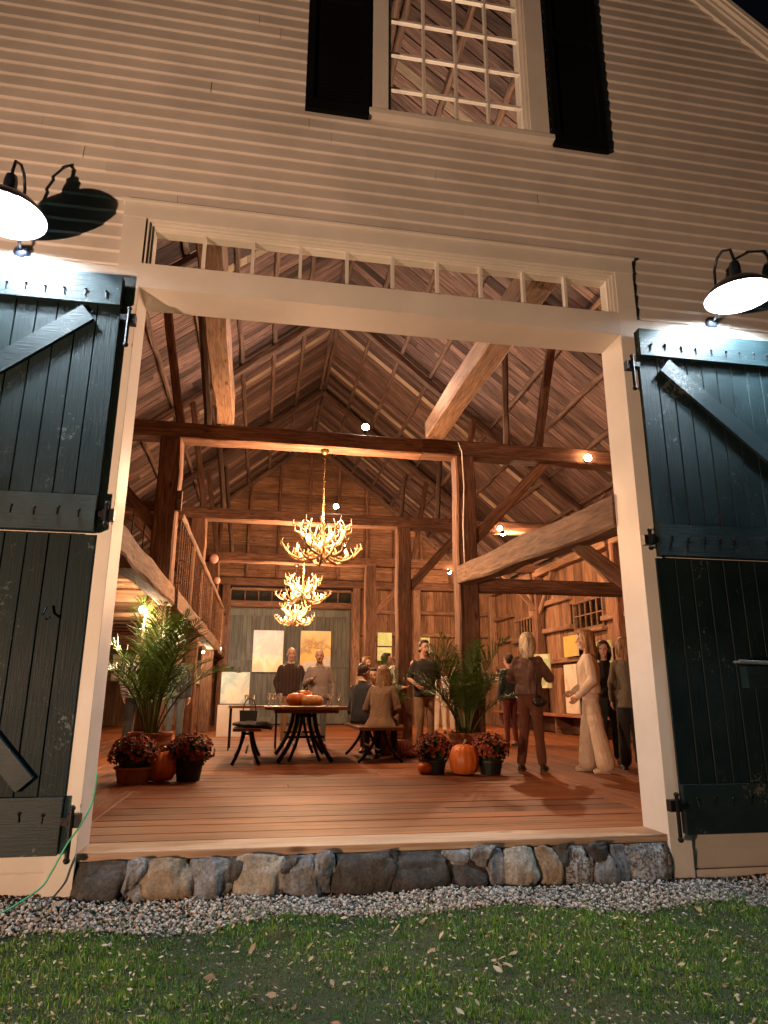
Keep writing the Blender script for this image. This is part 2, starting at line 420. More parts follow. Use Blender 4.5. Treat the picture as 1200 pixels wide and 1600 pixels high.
# white surround of the doorway
def part_box(name, x0, x1, y0, y1, z0, z1, mat, parent, **k):
    o = MB().box(x0, x1, y0, y1, z0, z1).build(name, mat, parent, **k)
    return o
part_box('door_casing', HX0, OXL, D0 - .045, D0 + .0, GZ + .0, HZ - .12, P_WHITE, barn)
part_box('door_casing', OXR, HX1, D0 - .045, D0 + .0, GZ - .02, HZ - .12, P_WHITE, barn)
part_box('header_board', HX0 - .004, HX1 + .004, D0 - .048, D0 + .001, HZ - .121, HZ, P_WHITE, barn)
part_box('drip_cap', HX0 - .02, HX1 + .02, D0 - .065, D0 + .001, HZ + .001, HZ + .018, P_WHITE, barn)
part_box('jamb', OXL - .06, OXL + .002, D0 - .043, D0 + .27, -.003, OZT + .05, P_WHITE, barn)
part_box('jamb', OXR - .002, OXR + .06, D0 - .043, D0 + .27, -.003, OZT + .05, P_WHITE, barn)
part_box('lintel', OXL, OXR, D0 - .045, D0 + .272, OZT, 3.805, P_WHITE, barn)
# horizontal trim over each open door leaf
part_box('head_trim', XW0, HX0 - .001, D0 - .04, D0, 3.66, 3.76, P_WHITE, barn)
part_box('head_trim', HX1 + .001, XW1, D0 - .04, D0, 3.66, 3.76, P_WHITE, barn)
part_box('skirt_board', XW0, HX0 - .001, D0 - .03, D0, GZ + .0, GZ + .085, P_WHITE, barn)
part_box('skirt_board', HX1 + .001, XW1, D0 - .03, D0, GZ - .02, GZ + .085, P_WHITE, barn)

# transom light of ten panes
tr = empty('transom_window', (OXL, D0, 3.8), barn)
TX0, TX1, TZ0, TZ1 = OXL + .005, OXR - .003, 3.805, HZ - .121
for q in range(3):   # stepped mouldings, each one set further back
    s0 = .018 * q; s1 = s0 + .018; yq0 = D0 - .03 + .018 * q
    m_ = MB().box(TX0 + s0, TX1 - s0, yq0, D0 + .11, TZ1 - s1, TZ1 - s0).box(TX0 + s0, TX0 + s1, yq0, D0 + .11, TZ0, TZ1 - s1).box(TX1 - s1, TX1 - s0, yq0, D0 + .11, TZ0, TZ1 - s1)
    m_.build('moulding', P_WHITE, tr)
ix0, ix1, iz0, iz1 = TX0 + .054, TX1 - .054, TZ0, TZ1 - .054
part_box('sill_rail', ix0, ix1, D0 + .02, D0 + .08, iz0, iz0 + .02, P_WHITE, tr)
for k in range(11):
    x = ix0 + (ix1 - ix0) * k / 10
    if 0 < k < 10: part_box('muntin', x - .011, x + .011, D0 + .015, D0 + .06, iz0 + .02, iz1, P_WHITE, tr)
    if k < 10:
        xa = x + .011 * (k > 0); xb = ix0 + (ix1 - ix0) * (k + 1) / 10 - .011 * (k < 9)
        part_box('pane', xa, xb, D0 + .036, D0 + .04, iz0 + .02, iz1, GLASS, tr)

# tall gable window
gw = empty('gable_window', (1.41, D0, 5.36), barn)
part_box('casing', .66, .795, D0 - .04, D0 + .0, 5.42, 7.78, P_WHITE, gw)
part_box('casing', 2.02, 2.185, D0 - .04, D0 + .0, 5.42, 7.78, P_WHITE, gw)
part_box('head_casing', .64, 2.205, D0 - .045, D0 + .0, 7.781, 7.92, P_WHITE, gw)
part_box('window_sill', .635, 2.21, D0 - .085, D0 + .1, 5.375, 5.418, P_WHITE, gw)
for q in range(2):
    part_box('stop_moulding', .796 + .018 * q, .814 + .018 * q, D0 - .02 + .05 * q, D0 + .16, 5.42, 7.70, P_WHITE, gw)
    part_box('stop_moulding', 2.002 - .018 * q, 2.019 - .018 * q, D0 - .02 + .05 * q, D0 + .16, 5.42, 7.70, P_WHITE, gw)
part_box('head_jamb', .796, 2.019, D0 - .02, D0 + .16, 7.701, 7.78, P_WHITE, gw)
gx = [.84 + k * .2835 for k in range(5)]; gz_ = [5.43 + k * .372 for k in range(7)]
for k in range(1, 4): part_box('muntin', gx[k] - .011, gx[k] + .011, D0 + .055, D0 + .10, 5.419, 7.70, P_WHITE, gw)
for j in range(1, 6):
    for k in range(4):
        part_box('muntin', (gx[k] + .011) if k else .832, (gx[k + 1] - .011) if k < 3 else 1.984, D0 + .06, D0 + .095, gz_[j] - .012, gz_[j] + .012, P_WHITE, gw)
for j in range(6):
    for k in range(4):
        part_box('pane', (gx[k] + .011) if k else .832, (gx[k + 1] - .011) if k < 3 else 1.984, D0 + .075, D0 + .079, (gz_[j] + .012) if j else 5.419, (gz_[j + 1] - .012) if j < 5 else 7.70, GLASS, gw)

# black louvred shutters
for (a, c2) in ((.125, .632), (2.213, 2.70)):
    s_ = empty('shutter', ((a + c2) / 2, D0, 5.34), barn)
    z0, z1 = 5.345, 7.86; y0, y1 = D0 - .068, D0 - .024
    MB().box(a, a + .06, y0, y1, z0, z1).box(c2 - .06, c2, y0, y1, z0, z1).box(a + .06, c2 - .06, y0, y1, z0, z0 + .1).box(a + .06, c2 - .06, y0, y1, z1 - .1, z1).box(a + .06, c2 - .06, y0, y1, 6.5, 6.58).build('shutter_frame', P_SHUT, s_)
    MB().box(a + .061, c2 - .061, y1 - .012, y1 - .002, z0 + .1, z1 - .1).build('shutter_back', P_SHUT, s_)
    lv = MB()
    z = z0 + .11
    while z < z1 - .12:
        if not (6.47 < z < 6.6):
            lv.add([(a+.06, y0+.006, z), (c2-.06, y0+.006, z), (c2-.06, y1-.004, z+.04), (a+.06, y1-.004, z+.04), (a+.06, y0+.006, z+.006), (c2-.06, y0+.006, z+.006), (c2-.06, y1-.004, z+.046), (a+.06, y1-.004, z+.046)],
                   [(0,3,2,1), (4,5,6,7), (0,1,5,4), (1,2,6,5), (2,3,7,6), (3,0,4,7)])
        z += .034
    lv.build('louvres', P_SHUT, s_, kind='stuff')

# roof: covering, rake boards
for s in (-1, 1):
    ext = (XW1 - RC) + .35
    x1 = RC + s * ext; z1 = ZR - SL * ext
    v = []
    for y in (D0 - .03, D4 + .35):
        v += [(RC, y, ZR + .05), (x1, y, z1 + .05), (x1, y, z1 + .13), (RC, y, ZR + .13)]
    m_ = MB(); m_.add(v, [(0, 1, 2, 3), (7, 6, 5, 4), (0, 4, 5, 1), (1, 5, 6, 2), (2, 6, 7, 3), (3, 7, 4, 0)])
    m_.build('roof_covering', DARK, barn)
    def rake(name, off0, off1, ya, yb):
        v = []
        for y in (ya, yb):
            v += [(RC + s * .0, y, ZR + off0), (x1, y, z1 + off0), (x1, y, z1 + off1), (RC + s * .0, y, ZR + off1)]
        MB().add(v, [(0, 1, 2, 3), (7, 6, 5, 4), (0, 4, 5, 1), (1, 5, 6, 2), (2, 6, 7, 3), (3, 7, 4, 0)]).build(name, P_WHITE, barn)
    rake('rake_frieze', -.19, -.075, D0 - .04, D0 - .002)
    rake('rake_bed_moulding', -.074, -.03, D0 - .058, D0 - .002)
    rake('rake_soffit', -.029, .045, D0 - .075, D0 - .001)
    rake('rake_fascia', -.035, .05, D0 - .092, D0 - .076)
    rake('rake_crown', .01, .07, D0 - .108, D0 - .093)

# ---------------------------------------------------------------- door leaves, swung flat against the wall
def leaf(s, xh, label):
    """s = -1 left leaf, +1 right leaf; xh = hinge edge"""
    d = empty('barn_door_leaf', (xh, D0 - .06, 0.0), barn); d['label'] = label
    Wd = 1.80; z0, z1 = .004, 3.63; yb, ym, yf = D0 - .068, D0 - .098, D0 - .135; REC = .042
    def X(u): return xh + s * u
    def bx(name, u0, u1, y0, y1, za, zb, mat=P_DOOR, **k):
        a, c2 = sorted((X(u0), X(u1))); return part_box(name, a, c2, y0, y1, za, zb, mat, d, **k)
    u = 0; k = 0
    while u < Wd - .02:
        wv = (.148 if k == 0 else .129) + rnd.uniform(-.004, .004); u1 = min(Wd, u + wv)
        L = z1 - z0 - .01
        yy = ym + rnd.uniform(-.002, .002)
        a, c2 = sorted((X(u + .0022), X(u1 - .0022)))
        e = .004
        for (za, zb, dy) in ((z0 + .005, 1.826, REC), (1.834, z1 - .005, 0)):
            v = []; yy_ = yy + dy
            for z in (za, zb):
                v += [(a, yb + dy, z), (c2, yb + dy, z), (c2, yy_ + e, z), (c2 - e, yy_, z), (a + e, yy_, z), (a, yy_ + e, z)]
            MB().add(v, [(0, 6, 7, 1), (1, 7, 8, 2), (2, 8, 9, 3), (3, 9, 10, 4), (4, 10, 11, 5), (5, 11, 6, 0), (5, 4, 3, 2, 1, 0), (6, 7, 8, 9, 10, 11)]).build('plank', P_DOORV, d)
        u = u1; k += 1
    bx('door_backing', .01, Wd - .01, yb + .001, yb + .006, 1.84, z1 - .01); bx('door_backing', .01, Wd - .01, yb + REC + .001, yb + REC + .006, z0 + .01, 1.82)
    for (za, zb) in ((3.405, z1), (1.835, 2.065), (z0, .305)):
        dy = REC if za < 1 else 0
        bx('rail', .005, Wd - .005, yf + dy, ym - .003 + dy, za, zb)
    # diagonal brace from the upper hinge corner down and out, and one in the lower half of the left leaf
    def brace(u0, za, u1, zb, wd=.125, dy=0):
        dd = Vector((u1 - u0, zb - za)); L = dd.length; dd /= L; nn = Vector((-dd.y, dd.x)) * wd / 2
        q = [(u0 + nn.x, za + nn.y), (u1 + nn.x, zb + nn.y), (u1 - nn.x, zb - nn.y), (u0 - nn.x, za - nn.y)]
        v = [(X(p[0]), yf + .004 + dy, p[1]) for p in q] + [(X(p[0]), ym - .0035 + dy, p[1]) for p in q]
        MB().add(v, [(0, 1, 2, 3), (7, 6, 5, 4), (0, 4, 5, 1), (1, 5, 6, 2), (2, 6, 7, 3), (3, 7, 4, 0)]).build('brace', P_DOOR, d)
    brace(.20, 3.335, 1.62, 2.13)
    if s < 0: brace(.22, .37, 1.5, 1.76, .11, REC)
    # clenched nails along the rails
    nb = MB()
    for (zc, dx) in ((3.50, .125), (1.97, .125), (.22, .125)):
        u = .10
        while u < Wd - .05:
            x = X(u); z = zc + rnd.uniform(-.006, .006); dyn = REC if zc < 1 else 0
            nb.ell((x, yf - .004 + dyn, z), (.010, .010, .010), 6, 4)
            nb.tube([(x, yf - .004 + dyn, z), (x + rnd.uniform(-.006, .006), yf - .005 + dyn, z - .045)], .0035, 5)
            u += dx + rnd.uniform(-.012, .012)
    nb.build('nails', IRON, d, kind='stuff')
    # hinges: plate on the leaf, pintle with a drop pin on the casing
    for zc in (3.33, 1.95, .18):
        h = MB(); xo = X(-.055)
        a, c2 = sorted((X(.0), X(-.05)))
        h.box(a, c2, yf + .02, yf + .045, zc - .02, zc + .02)
        h.tube([(xo, yf + .03, zc + .06), (xo, yf + .03, zc - (.05 if zc > 1 and zc < 3 else .19))], .013, 8)
        h.ell((xo, yf + .03, zc + .07), (.018, .018, .016), 8, 5)
        h.ell((xo, yf + .03, zc - (.06 if zc > 1 and zc < 3 else .20)), (.02, .02, .018), 8, 5)
        a, c2 = sorted((X(-.10), X(-.03)))
        h.box(a, c2, D0 - .052, yf + .03, zc - .035, zc + .035)
        h.build('hinge', IRON, d)
    return d
lf = leaf(-1, -1.058, 'dark green plank leaf left of the doorway with a diagonal brace')
rf = leaf(1, 2.752, 'dark green plank leaf right of the doorway with a pale metal bar')
hb = MB(); hb.tube([(3.23, D0 - .17, 1.10), (3.72, D0 - .17, 1.085)], .013, 8)
hb.tube([(3.26, D0 - .17, 1.10), (3.26, D0 - .078, 1.10)], .01, 6); hb.tube([(3.69, D0 - .17, 1.085), (3.69, D0 - .078, 1.085)], .01, 6)
hb.box(3.30, 3.70, D0 - .15, D0 - .09, .93, 1.075)
hb2 = hb.build('latch_bar', STEEL, rf)
part_box('latch_block', 3.295, 3.705, D0 - .152, D0 - .0785, .925, 1.07, P_DOOR, rf)
hb2.data.clear_geometry(); hb = MB(); hb.tube([(3.23, D0 - .17, 1.10), (3.72, D0 - .17, 1.085)], .013, 8)
hb.tube([(3.26, D0 - .17, 1.10), (3.26, D0 - .078, 1.10)], .01, 6); hb.tube([(3.69, D0 - .17, 1.085), (3.69, D0 - .078, 1.085)], .01, 6)
hb2.data.from_pydata(hb.v, [], hb.f); hb2.data.materials.clear(); hb2.data.materials.append(STEEL)
hk = MB(); p = atY(72, 965, D0 - .1); hk.tube([p + Vector((.0, .01, .05)), p + Vector((-.01, -.02, .0)), p + Vector((.02, -.03, -.03)), p + Vector((.03, -.01, -.01))], .007, 6)
hk.build('hook', IRON, lf, smooth=True)

# ---------------------------------------------------------------- fieldstone foundation under the doorway
fd = empty('foundation', (.85, D0, GZ), barn)
part_box('mortar_core', OXL - .15, OXR + .15, D0 + .015, D0 + .6, GZ - .15, -.047, plain('mortar', (0.13, 0.13, 0.13), .95, 0, 30, .3, .6), fd)
def stone_mat(name, c1, c2, sp):
    m, n, l, b = newmat(name); tc = n.new('ShaderNodeTexCoord'); co = tc.outputs['Object']
    f1 = noise_tex(n, l, co, 5, 8, .65); f2 = noise_tex(n, l, co, 60, 4, .7); f3 = noise_tex(n, l, co, 18, 8, .7)
    c = ramp(n, l, f1, [(.35, c1), (.65, c2)])
    c = mixc(n, l, sp, c, ramp(n, l, f2, [(.42, (.15, .15, .16)), (.5, (.6, .6, .6)), (.6, (1, 1, 1))]), 'MULTIPLY')
    l.new(c, b.inputs['Base Color']); b.inputs['Roughness'].default_value = .85
    bump(n, l, b, f3, .9, .02); return m
ST = {'grey': stone_mat('grey_fieldstone', (.12, .125, .135), (.30, .31, .325), .5),
      'tan': stone_mat('tan_fieldstone', (.20, .15, .10), (.42, .34, .25), .4),
      'dark': stone_mat('dark_fieldstone', (.035, .033, .032), (.10, .095, .09), .5),
      'speckled': stone_mat('speckled_fieldstone', (.20, .21, .22), (.5, .51, .52), .95),
      'pale': stone_mat('pale_fieldstone', (.30, .28, .24), (.48, .45, .4), .4)}
def ico(sub):
    t = (1 + 5 ** .5) / 2
    v = [Vector(p).normalized() for p in ((-1,t,0),(1,t,0),(-1,-t,0),(1,-t,0),(0,-1,t),(0,1,t),(0,-1,-t),(0,1,-t),(t,0,-1),(t,0,1),(-t,0,-1),(-t,0,1))]
    f = [(0,11,5),(0,5,1),(0,1,7),(0,7,10),(0,10,11),(1,5,9),(5,11,4),(11,10,2),(10,7,6),(7,1,8),(3,9,4),(3,4,2),(3,2,6),(3,6,8),(3,8,9),(4,9,5),(2,4,11),(6,2,10),(8,6,7),(9,8,1)]
    for _ in range(sub):
        c = {}; nf = []
        def mid(a, b):
            k = (min(a, b), max(a, b))
            if k not in c: v.append(((v[a] + v[b]) / 2).normalized()); c[k] = len(v) - 1
            return c[k]
        for a, b_, d in f:
            e, g_, h = mid(a, b_), mid(b_, d), mid(d, a); nf += [(a, e, h), (b_, g_, e), (d, h, g_), (e, g_, h)]
        f = nf
    return v, f
ICO = {k: ico(k) for k in (0, 1, 2, 3, 4)}
def stone(x0, x1, z0, z1, kind, sq=.5, yd=.16, seed=0, cut=0.0):
    v0, f0 = ICO[4]; rg = random.Random(seed); v = []
    rx_, rz_ = (x1 - x0) / 2, (z1 - z0) / 2; off = Vector((seed * 3.7, seed * 1.3, 0))
    tilt = rg.uniform(-.12, .12)
    planes = [(Vector((rg.uniform(-1, 1), rg.uniform(-1.3, -.3), rg.uniform(-1, 1))).normalized(), rg.uniform(.82, .97)) for _ in range(5)]
    for p in v0:
        # superellipsoid: between a ball and a block, then a few broken faces
        q = Vector([math.copysign(abs(c) ** sq, c) for c in p])
        for pn, pd in planes:
            dd = q.dot(pn)
            if dd > pd: q = q - pn * (dd - pd) * .65
        dn = noise.noise(p * 1.7 + off) * .14 + noise.noise(p * 4.5 + off) * .06 + noise.noise(p * 12 + off) * .025
        q = q * (1 + dn)
        x, z = q.x * rx_, q.z * rz_
        x, z = x + tilt * z, z
        v.append((x, q.y * yd, z))
    cx, cz = (x0 + x1) / 2, (z0 + z1) / 2; yo = D0 + .055 + rg.uniform(-.015, .015)
    top = lambda yy: -.049 if yy > D0 - .035 else -.049 + min(.034, (D0 - .035 - yy) * .8)      # bedded under the sill board
    v = [(x, y, min(z, top(y + yo) - cz)) for x, y, z in v]
    m_ = MB(); m_.add(v, f0)
    me = m_.mesh('stone'); me.materials.append(ST[kind]); me.polygons.foreach_set('use_smooth', [True] * len(me.polygons))
    o = bpy.data.objects.new('stone', me); o.location = (cx, yo, cz); link(o, fd)
def sx(px, y=1360): return atY(px, y, D0).x
for i_, (a, b_, zt_, zb_, kd, sq) in enumerate([
    (116, 214, -.03, -.27, 'dark', .38), (208, 232, -.03, -.18, 'grey', .6), (216, 306, -.035, -.26, 'tan', .62), (214, 240, -.16, -.28, 'grey', .6),
    (303, 366, -.03, -.27, 'grey', .7), (360, 392, -.03, -.15, 'dark', .6), (371, 449, -.03, -.29, 'pale', .58), (446, 515, -.035, -.28, 'grey', .66),
    (440, 468, -.03, -.13, 'dark', .7), (513, 622, -.04, -.28, 'dark', .42), (500, 524, -.03, -.12, 'grey', .6), (617, 708, -.035, -.28, 'dark', .45), (700, 735, -.025, -.11, 'grey', .5),
    (706, 766, -.06, -.29, 'dark', .45), (735, 770, -.02, -.09, 'grey', .5), (760, 792, -.05, -.29, 'grey', .7), (784, 841, -.03, -.31, 'pale', .8), (839, 877, -.04, -.31, 'tan', .7), (868, 892, -.02, -.14, 'dark', .6),
    (876, 922, -.03, -.31, 'speckled', .45), (917, 956, -.02, -.12, 'dark', .45), (919, 958, -.11, -.25, 'grey', .4), (922, 962, -.24, -.32, 'speckled', .5), (954, 985, -.03, -.31, 'grey', .6),
    (982, 1052, -.025, -.32, 'speckled', .42)]):
    stone(sx(a - 7, 1350), sx(b_ + 7, 1350), zb_ - .06, min(-.004, zt_ + .04), kd, sq * 1.08, .15, i_ + 1)

# ---------------------------------------------------------------- floor
fl = empty('floor', (.85, D0, 0)); tag(fl, 'wide orange brown plank floor of the barn', kind='structure')
y = D0 - .022; TH = .045; k = 0
while y < D4:
    wv = (.285 if k == 0 else rnd.uniform(.23, .33)); y1 = min(D4, y + wv)
    if y < D0 + .26: segs = [(OXL + .004, OXR - .004)]
    else: segs = [(NL + .09, NR + .42)]
    for a, c2 in segs:
        if k > 0 and k % 3 == 1 and k > 2:
            mdl = rnd.uniform(a + 1.0, c2 - 1.0); sp = [(a, mdl - .002), (mdl + .002, c2)]
        else: sp = [(a, c2)]
        for (p, q) in sp:
            board('floor_board', (p, (y + y1) / 2, -TH / 2 + rnd.uniform(-.002, .002)), (q, (y + y1) / 2, -TH / 2 + rnd.uniform(-.002, .002)), y1 - y - rnd.choice((.006, .009, .015)), TH, W_SILL_LIT if k == 0 else W_FLOOR, fl)  # front board carries the threshold's pool of lamplight in its colour
    y = y1; k += 1
for (xa, xb) in ((XW0, NL + .085), (NR + .425, XW1)):         # aisle boards run front to back
    x = xa
    while x < xb - .01:
        x1 = min(xb, x + .235)
        if xb - x1 < .1: x1 = xb
        y0 = D0 + .21
        for yy in ((y0, 9.0 + rnd.uniform(-2, 2)), None):
            if yy: ycut = yy[1]; board('floor_board', ((x + x1) / 2, y0, -TH / 2), ((x + x1) / 2, ycut - .002, -TH / 2), x1 - x - .005, TH, W_FLOOR, fl)
            else: board('floor_board', ((x + x1) / 2, ycut + .002, -TH / 2), ((x + x1) / 2, D4, -TH / 2), x1 - x - .005, TH, W_FLOOR, fl)
        x = x1
MB().box(XW0, XW1, D0 + .21, D4, -.12, -TH - .004).build('subfloor', DARK, fl)

# ---------------------------------------------------------------- timber frame
PW = .285
for yb_ in BENT:
    for xc in (NL - PW / 2, NR + PW / 2):
        timber('post', (xc, yb_ + .14, 0), (xc, yb_ + .14, ZT - .002), PW, .28, W_TIMBER, barn, rough=.014)
    timber('tie_beam', (XW0, yb_ + .14, ZT + TB / 2), (NR + PW + .0 if yb_ > 9 else 2.12, yb_ + .14, ZT + TB / 2), .28, TB, W_TIMBER, barn, rough=.016)
    timber('tie_beam', (NR + PW + .005 if yb_ > 9 else 2.125, yb_ + .138, ZT + TB / 2 + .004), (XW1, yb_ + .138, ZT + TB / 2), .275, TB, W_TIMBER, barn, rough=.016)
    # aisle braces, post up to tie
    timber('brace', (NR + PW - .02, yb_ + .14, 3.0), (NR + PW + 1.15, yb_ + .14, ZT + .04), .1, .16, W_TIMBER, barn)
    timber('brace', (NL - PW + .02, yb_ + .14, 3.0), (NL - PW - 1.15, yb_ + .14, ZT + .04), .1, .16, W_TIMBER, barn)
    # queen struts leaning out to the rafters
    for s in (-1, 1):
        timber('strut', (RC + s * 2.6, yb_ + .14, ZT + TB - .01), (RC + s * 3.02, yb_ + .14, roofz(RC + 3.02) - .22), .12, .13, W_TIMBER, barn)
        timber('strut', (RC + s * 2.25, yb_ + .55, ZT + TB - .01), (RC + s * 2.62, yb_ + 1.3, roofz(RC + 2.62) - .12), .1, .1, W_POLE, barn)
    # aisle wall posts
    timber('wall_post', (XW1 - .16, yb_ + .14, 0), (XW1 - .16, yb_ + .14, 4.1), .24, .24, W_TIMBER, barn)
    timber('wall_post', (XW0 + .16, yb_ + .14, 0), (XW0 + .16, yb_ + .14, 4.1), .24, .24, W_TIMBER, barn)
    for s in (-1, 1):
        timber('brace', (XW1 - .16, yb_ + .14 + s * .1, 3.1), (XW1 - .16, yb_ + .14 + s * 1.05, 4.08), .1, .14, W_TIMBERL, barn)
    timber('brace', (XW1 - .26, yb_ + .14, 3.2), (XW1 - 1.2, yb_ + .14, 4.2), .1, .14, W_TIMBERL, barn)
for yb_ in (D4 - .2,):
    for xc in (NL - .0, 2.92, XW1 - .16, XW0 + .16, 4.9):
        timber('wall_post', (xc, yb_, 0), (xc, yb_, ZT), .24, .24, W_TIMBERL if xc > 2 else W_TIMBER, barn)
    timber('tie_beam', (XW0, yb_, ZT + TB / 2), (XW1, yb_, ZT + TB / 2), .25, TB, W_TIMBER, barn)
# rafters and ridge
for yb_ in list(BENT) + [D4 - .2, 6.7]:
    for s in (-1, 1):
        e = (XW1 - RC) - .05
        if yb_ == 6.7: continue
        timber('rafter', (RC + s * .02, yb_ + .14, ZR - .25), (RC + s * e, yb_ + .14, roofz(RC + e) - .24), .15, .15, W_POLE, barn, cham=.03)
for s in (-1, 1):
    for off in (.06, .74, 1.40, 2.05, 2.72, 3.40, 4.05, 4.70, 5.4, 6.05):
        x = RC + s * off
        timber('purlin', (x, D0 + .2, roofz(x) - .09), (x, D4 - .02, roofz(x) - .09), .085, .085, W_POLE, barn, rough=.02, cham=.025)
    timber('wall_plate', (RC + s * (XW1 - RC - .16), D0 + .2, 4.18), (RC + s * (XW1 - RC - .16), D4 - .35, 4.18), .22, .2, W_TIMBERL, barn)
# two heavy joists from the first tie beam to the front gable
timber('joist', (-.645, 8.96, ZT + TB + .13), (-.60, D0 + .21, ZT + TB + .15), .24, .26, W_TIMBERL, barn, rough=.015)
timber('joist', (2.30, 8.96, ZT + TB + .13), (2.34, D0 + .21, ZT + TB + .15), .28, .26, W_TIMBERL, barn, rough=.015)
# girts of the front bay
timber('girt', (NL - .03, 8.95, 2.08), (NL - .03, D0 + .28, 2.05), .2, .24, W_TIMBERL, barn, rough=.02)
timber('girt', (NR + .11, 8.95, 2.475), (NR + .12, D0 + .28, 2.27), .23, .27, W_TIMBERL, barn, rough=.022, label='pale hewn girt running from the right post to the front wall')
timber('girt', (NR + PW, 9.10, 2.36), (XW1 - .28, 9.10, 2.37), .2, .19, W_TIMBER, barn, rough=.016)
timber('girt', (NL - PW, 9.10, 2.36), (XW0 + .28, 9.10, 2.36), .2, .19, W_TIMBER, barn, rough=.016)
timber('brace', (NR + .12, 5.6, 2.18), (NR + 1.05, 5.6, 1.5), .09, .13, W_TIMBERL, barn)
timber('brace', (5.0, 9.10, 2.48), (6.1, 9.10, 3.4), .1, .14, W_TIMBER, barn)
timber('brace', (6.4, 9.10, 2.48), (4.9, 9.08, 3.75), .1, .14, W_TIMBER, barn)
timber('brace', (5.9, 9.10, 2.28), (7.3, 9.10, 1.45), .1, .14, W_TIMBER, barn)
timber('upper_girt', (NR + .14, 9.25, 2.9), (NR + .14, 9.24, 2.91), .1, .1, W_TIMBER, barn) if False else None
MB().box(-1.199, -1.14, 8.93, 9.0, 3.2, 3.47).build('peg_block', W_TIMBERL, barn)

# roof boards, running down the slope over the purlins
nrb = 0; y = D0 + .02
while y < D4:
    wv = rnd.uniform(.185, .235); y1 = min(D4, y + wv)
    for s in (-1, 1):
        e = (XW1 - RC) + .1; Ls = math.hypot(e, e * SL)
        cuts = [0, 1] if rnd.random() < .42 else [0, rnd.uniform(.25, .75), 1]
        for j in range(len(cuts) - 1):
            t0, t1 = cuts[j] + .0006 * (j > 0), cuts[j + 1]
            dz = rnd.uniform(-.006, .006)
            p0 = (RC + s * e * t0, (y + y1) / 2, ZR + .015 + dz - SL * e * t0); p1 = (RC + s * e * t1, (y + y1) / 2, ZR + .015 + dz - SL * e * t1)
            board('roof_board', p0, p1, (y1 - y) - rnd.uniform(.004, .016), .028, W_ROOFL if rnd.random() < .06 else W_ROOF, barn, roll=rnd.uniform(-.02, .02)); nrb += 1
    y = y1

# interior wall boards
rw = empty('side_wall', (XW1, D0, 0), barn); rw['label'] = 'right side wall of upright boards'
lw = empty('side_wall', (XW0, D0, 0), barn); lw['label'] = 'left side wall of upright boards'
ew = empty('end_wall', (RC, D4, 0), barn)
def vboards(par, x, ya, yb, z0, z1, holes=()):
    y = ya
    while y < yb - .02:
        y1 = min(yb, y + rnd.uniform(.2, .3)); yc = (y + y1) / 2
        spans = [(z0, z1)]
        for (ha, hb, hz0, hz1) in holes:
            if y1 > ha and y < hb: spans = [(z0, hz0), (hz1, z1)]
        for (a, c2) in spans:
            board('siding_board', (x + rnd.uniform(-.005, .005), yc, a), (x + rnd.uniform(-.005, .005), yc, c2), .028, 1, W_SIDING, par) if False else None
            o = bpy.data.objects.new('siding_board', board_mesh(c2 - a, round((y1 - y) - .008, 2), .026, W_SIDING))
            o.matrix_world = Matrix.Translation((x + rnd.uniform(-.006, .006), yc, a)) @ Matrix(((0, 0, 1, 0), (0, 1, 0, 0), (1, 0, 0, 0), (0, 0, 0, 1)))
            link(o, par)
        y = y1
W1 = (14.42, 15.97, 2.42, 3.12); W2 = (18.58, 20.03, 2.51, 3.11)
vboards(rw, XW1 - .01, D0 + .2, D4, 0, 4.3, (W1, W2)); vboards(lw, XW0 + .01, D0 + .2, D4, 0, 4.3)
def vboardsx(par, y, xa, xb, z0, z1):
    x = xa
    while x < xb - .02:
        x1 = min(xb, x + rnd.uniform(.2, .32)); xc = (x + x1) / 2
        o = bpy.data.objects.new('siding_board', board_mesh(z1 - z0, round((x1 - x) - .008, 2), .026, W_SIDING))
        o.matrix_world = Matrix.Translation((xc, y + rnd.uniform(-.006, .006), z0)) @ Matrix(((0, 1, 0, 0), (0, 0, 1, 0), (1, 0, 0, 0), (0, 0, 0, 1)))
        link(o, par); x = x1
vboardsx(ew, D4, XW0, -1.16, 0, 4.25); vboardsx(ew, D4, 2.86, XW1, 0, 4.25)
z = 4.26
while z < ZR - .25:
    e = rx(z) - .0
    board('gable_board', (RC - e, D4 + rnd.uniform(-.006, .006), z + .13), (RC + e, D4 + rnd.uniform(-.006, .006), z + .13), .026, .252, W_SIDING, ew); z += .26
for x in (-3.4, -2.5, -1.5, -.6, .35, 1.34, 2.3, 3.25, 4.2, 5.1, 6.1):
    timber('stud', (x, D4 - .08, ZT + TB), (x, D4 - .08, roofz(x) - .2), .1, .12, W_TIMBER, ew)
for zc in (3.5, 2.79, 2.05, 1.3):
    timber('wall_girt', (3.06, D4 - .09, zc), (XW1 - .2, D4 - .09, zc), .1, .13, W_TIMBERL, ew)
    timber('wall_girt', (XW0 + .2, D4 - .09, zc), (-1.4, D4 - .09, zc), .1, .13, W_TIMBERL, ew)
for zc in (3.3, 2.57, 1.75):
    for (a, c2) in ((D0 + .3, 8.97), (9.22, 13.36), (13.6, 14.4), (15.99, 17.75), (18.0, 18.56), (20.05, 21.7)) if zc != 1.75 else ((D0 + .3, 8.97), (9.22, 13.36), (13.6, 17.75), (18.0, 21.7)):
        timber('wall_girt', (XW1 - .09, a, zc + rnd.uniform(-.02, .02)), (XW1 - .09, c2, zc), .12, .13, W_TIMBERL, rw)
for zc in (3.3, 1.6):
    timber('wall_girt', (XW0 + .09, D0 + .3, zc), (XW0 + .09, D4 - .3, zc), .12, .13, W_TIMBERL, lw)
MB().box(XW0 - .12, XW0 - .03, D0 + .2, D4 + .1, GZ, 4.4).build('outer_sheathing', DARK, lw)
sm = MB()
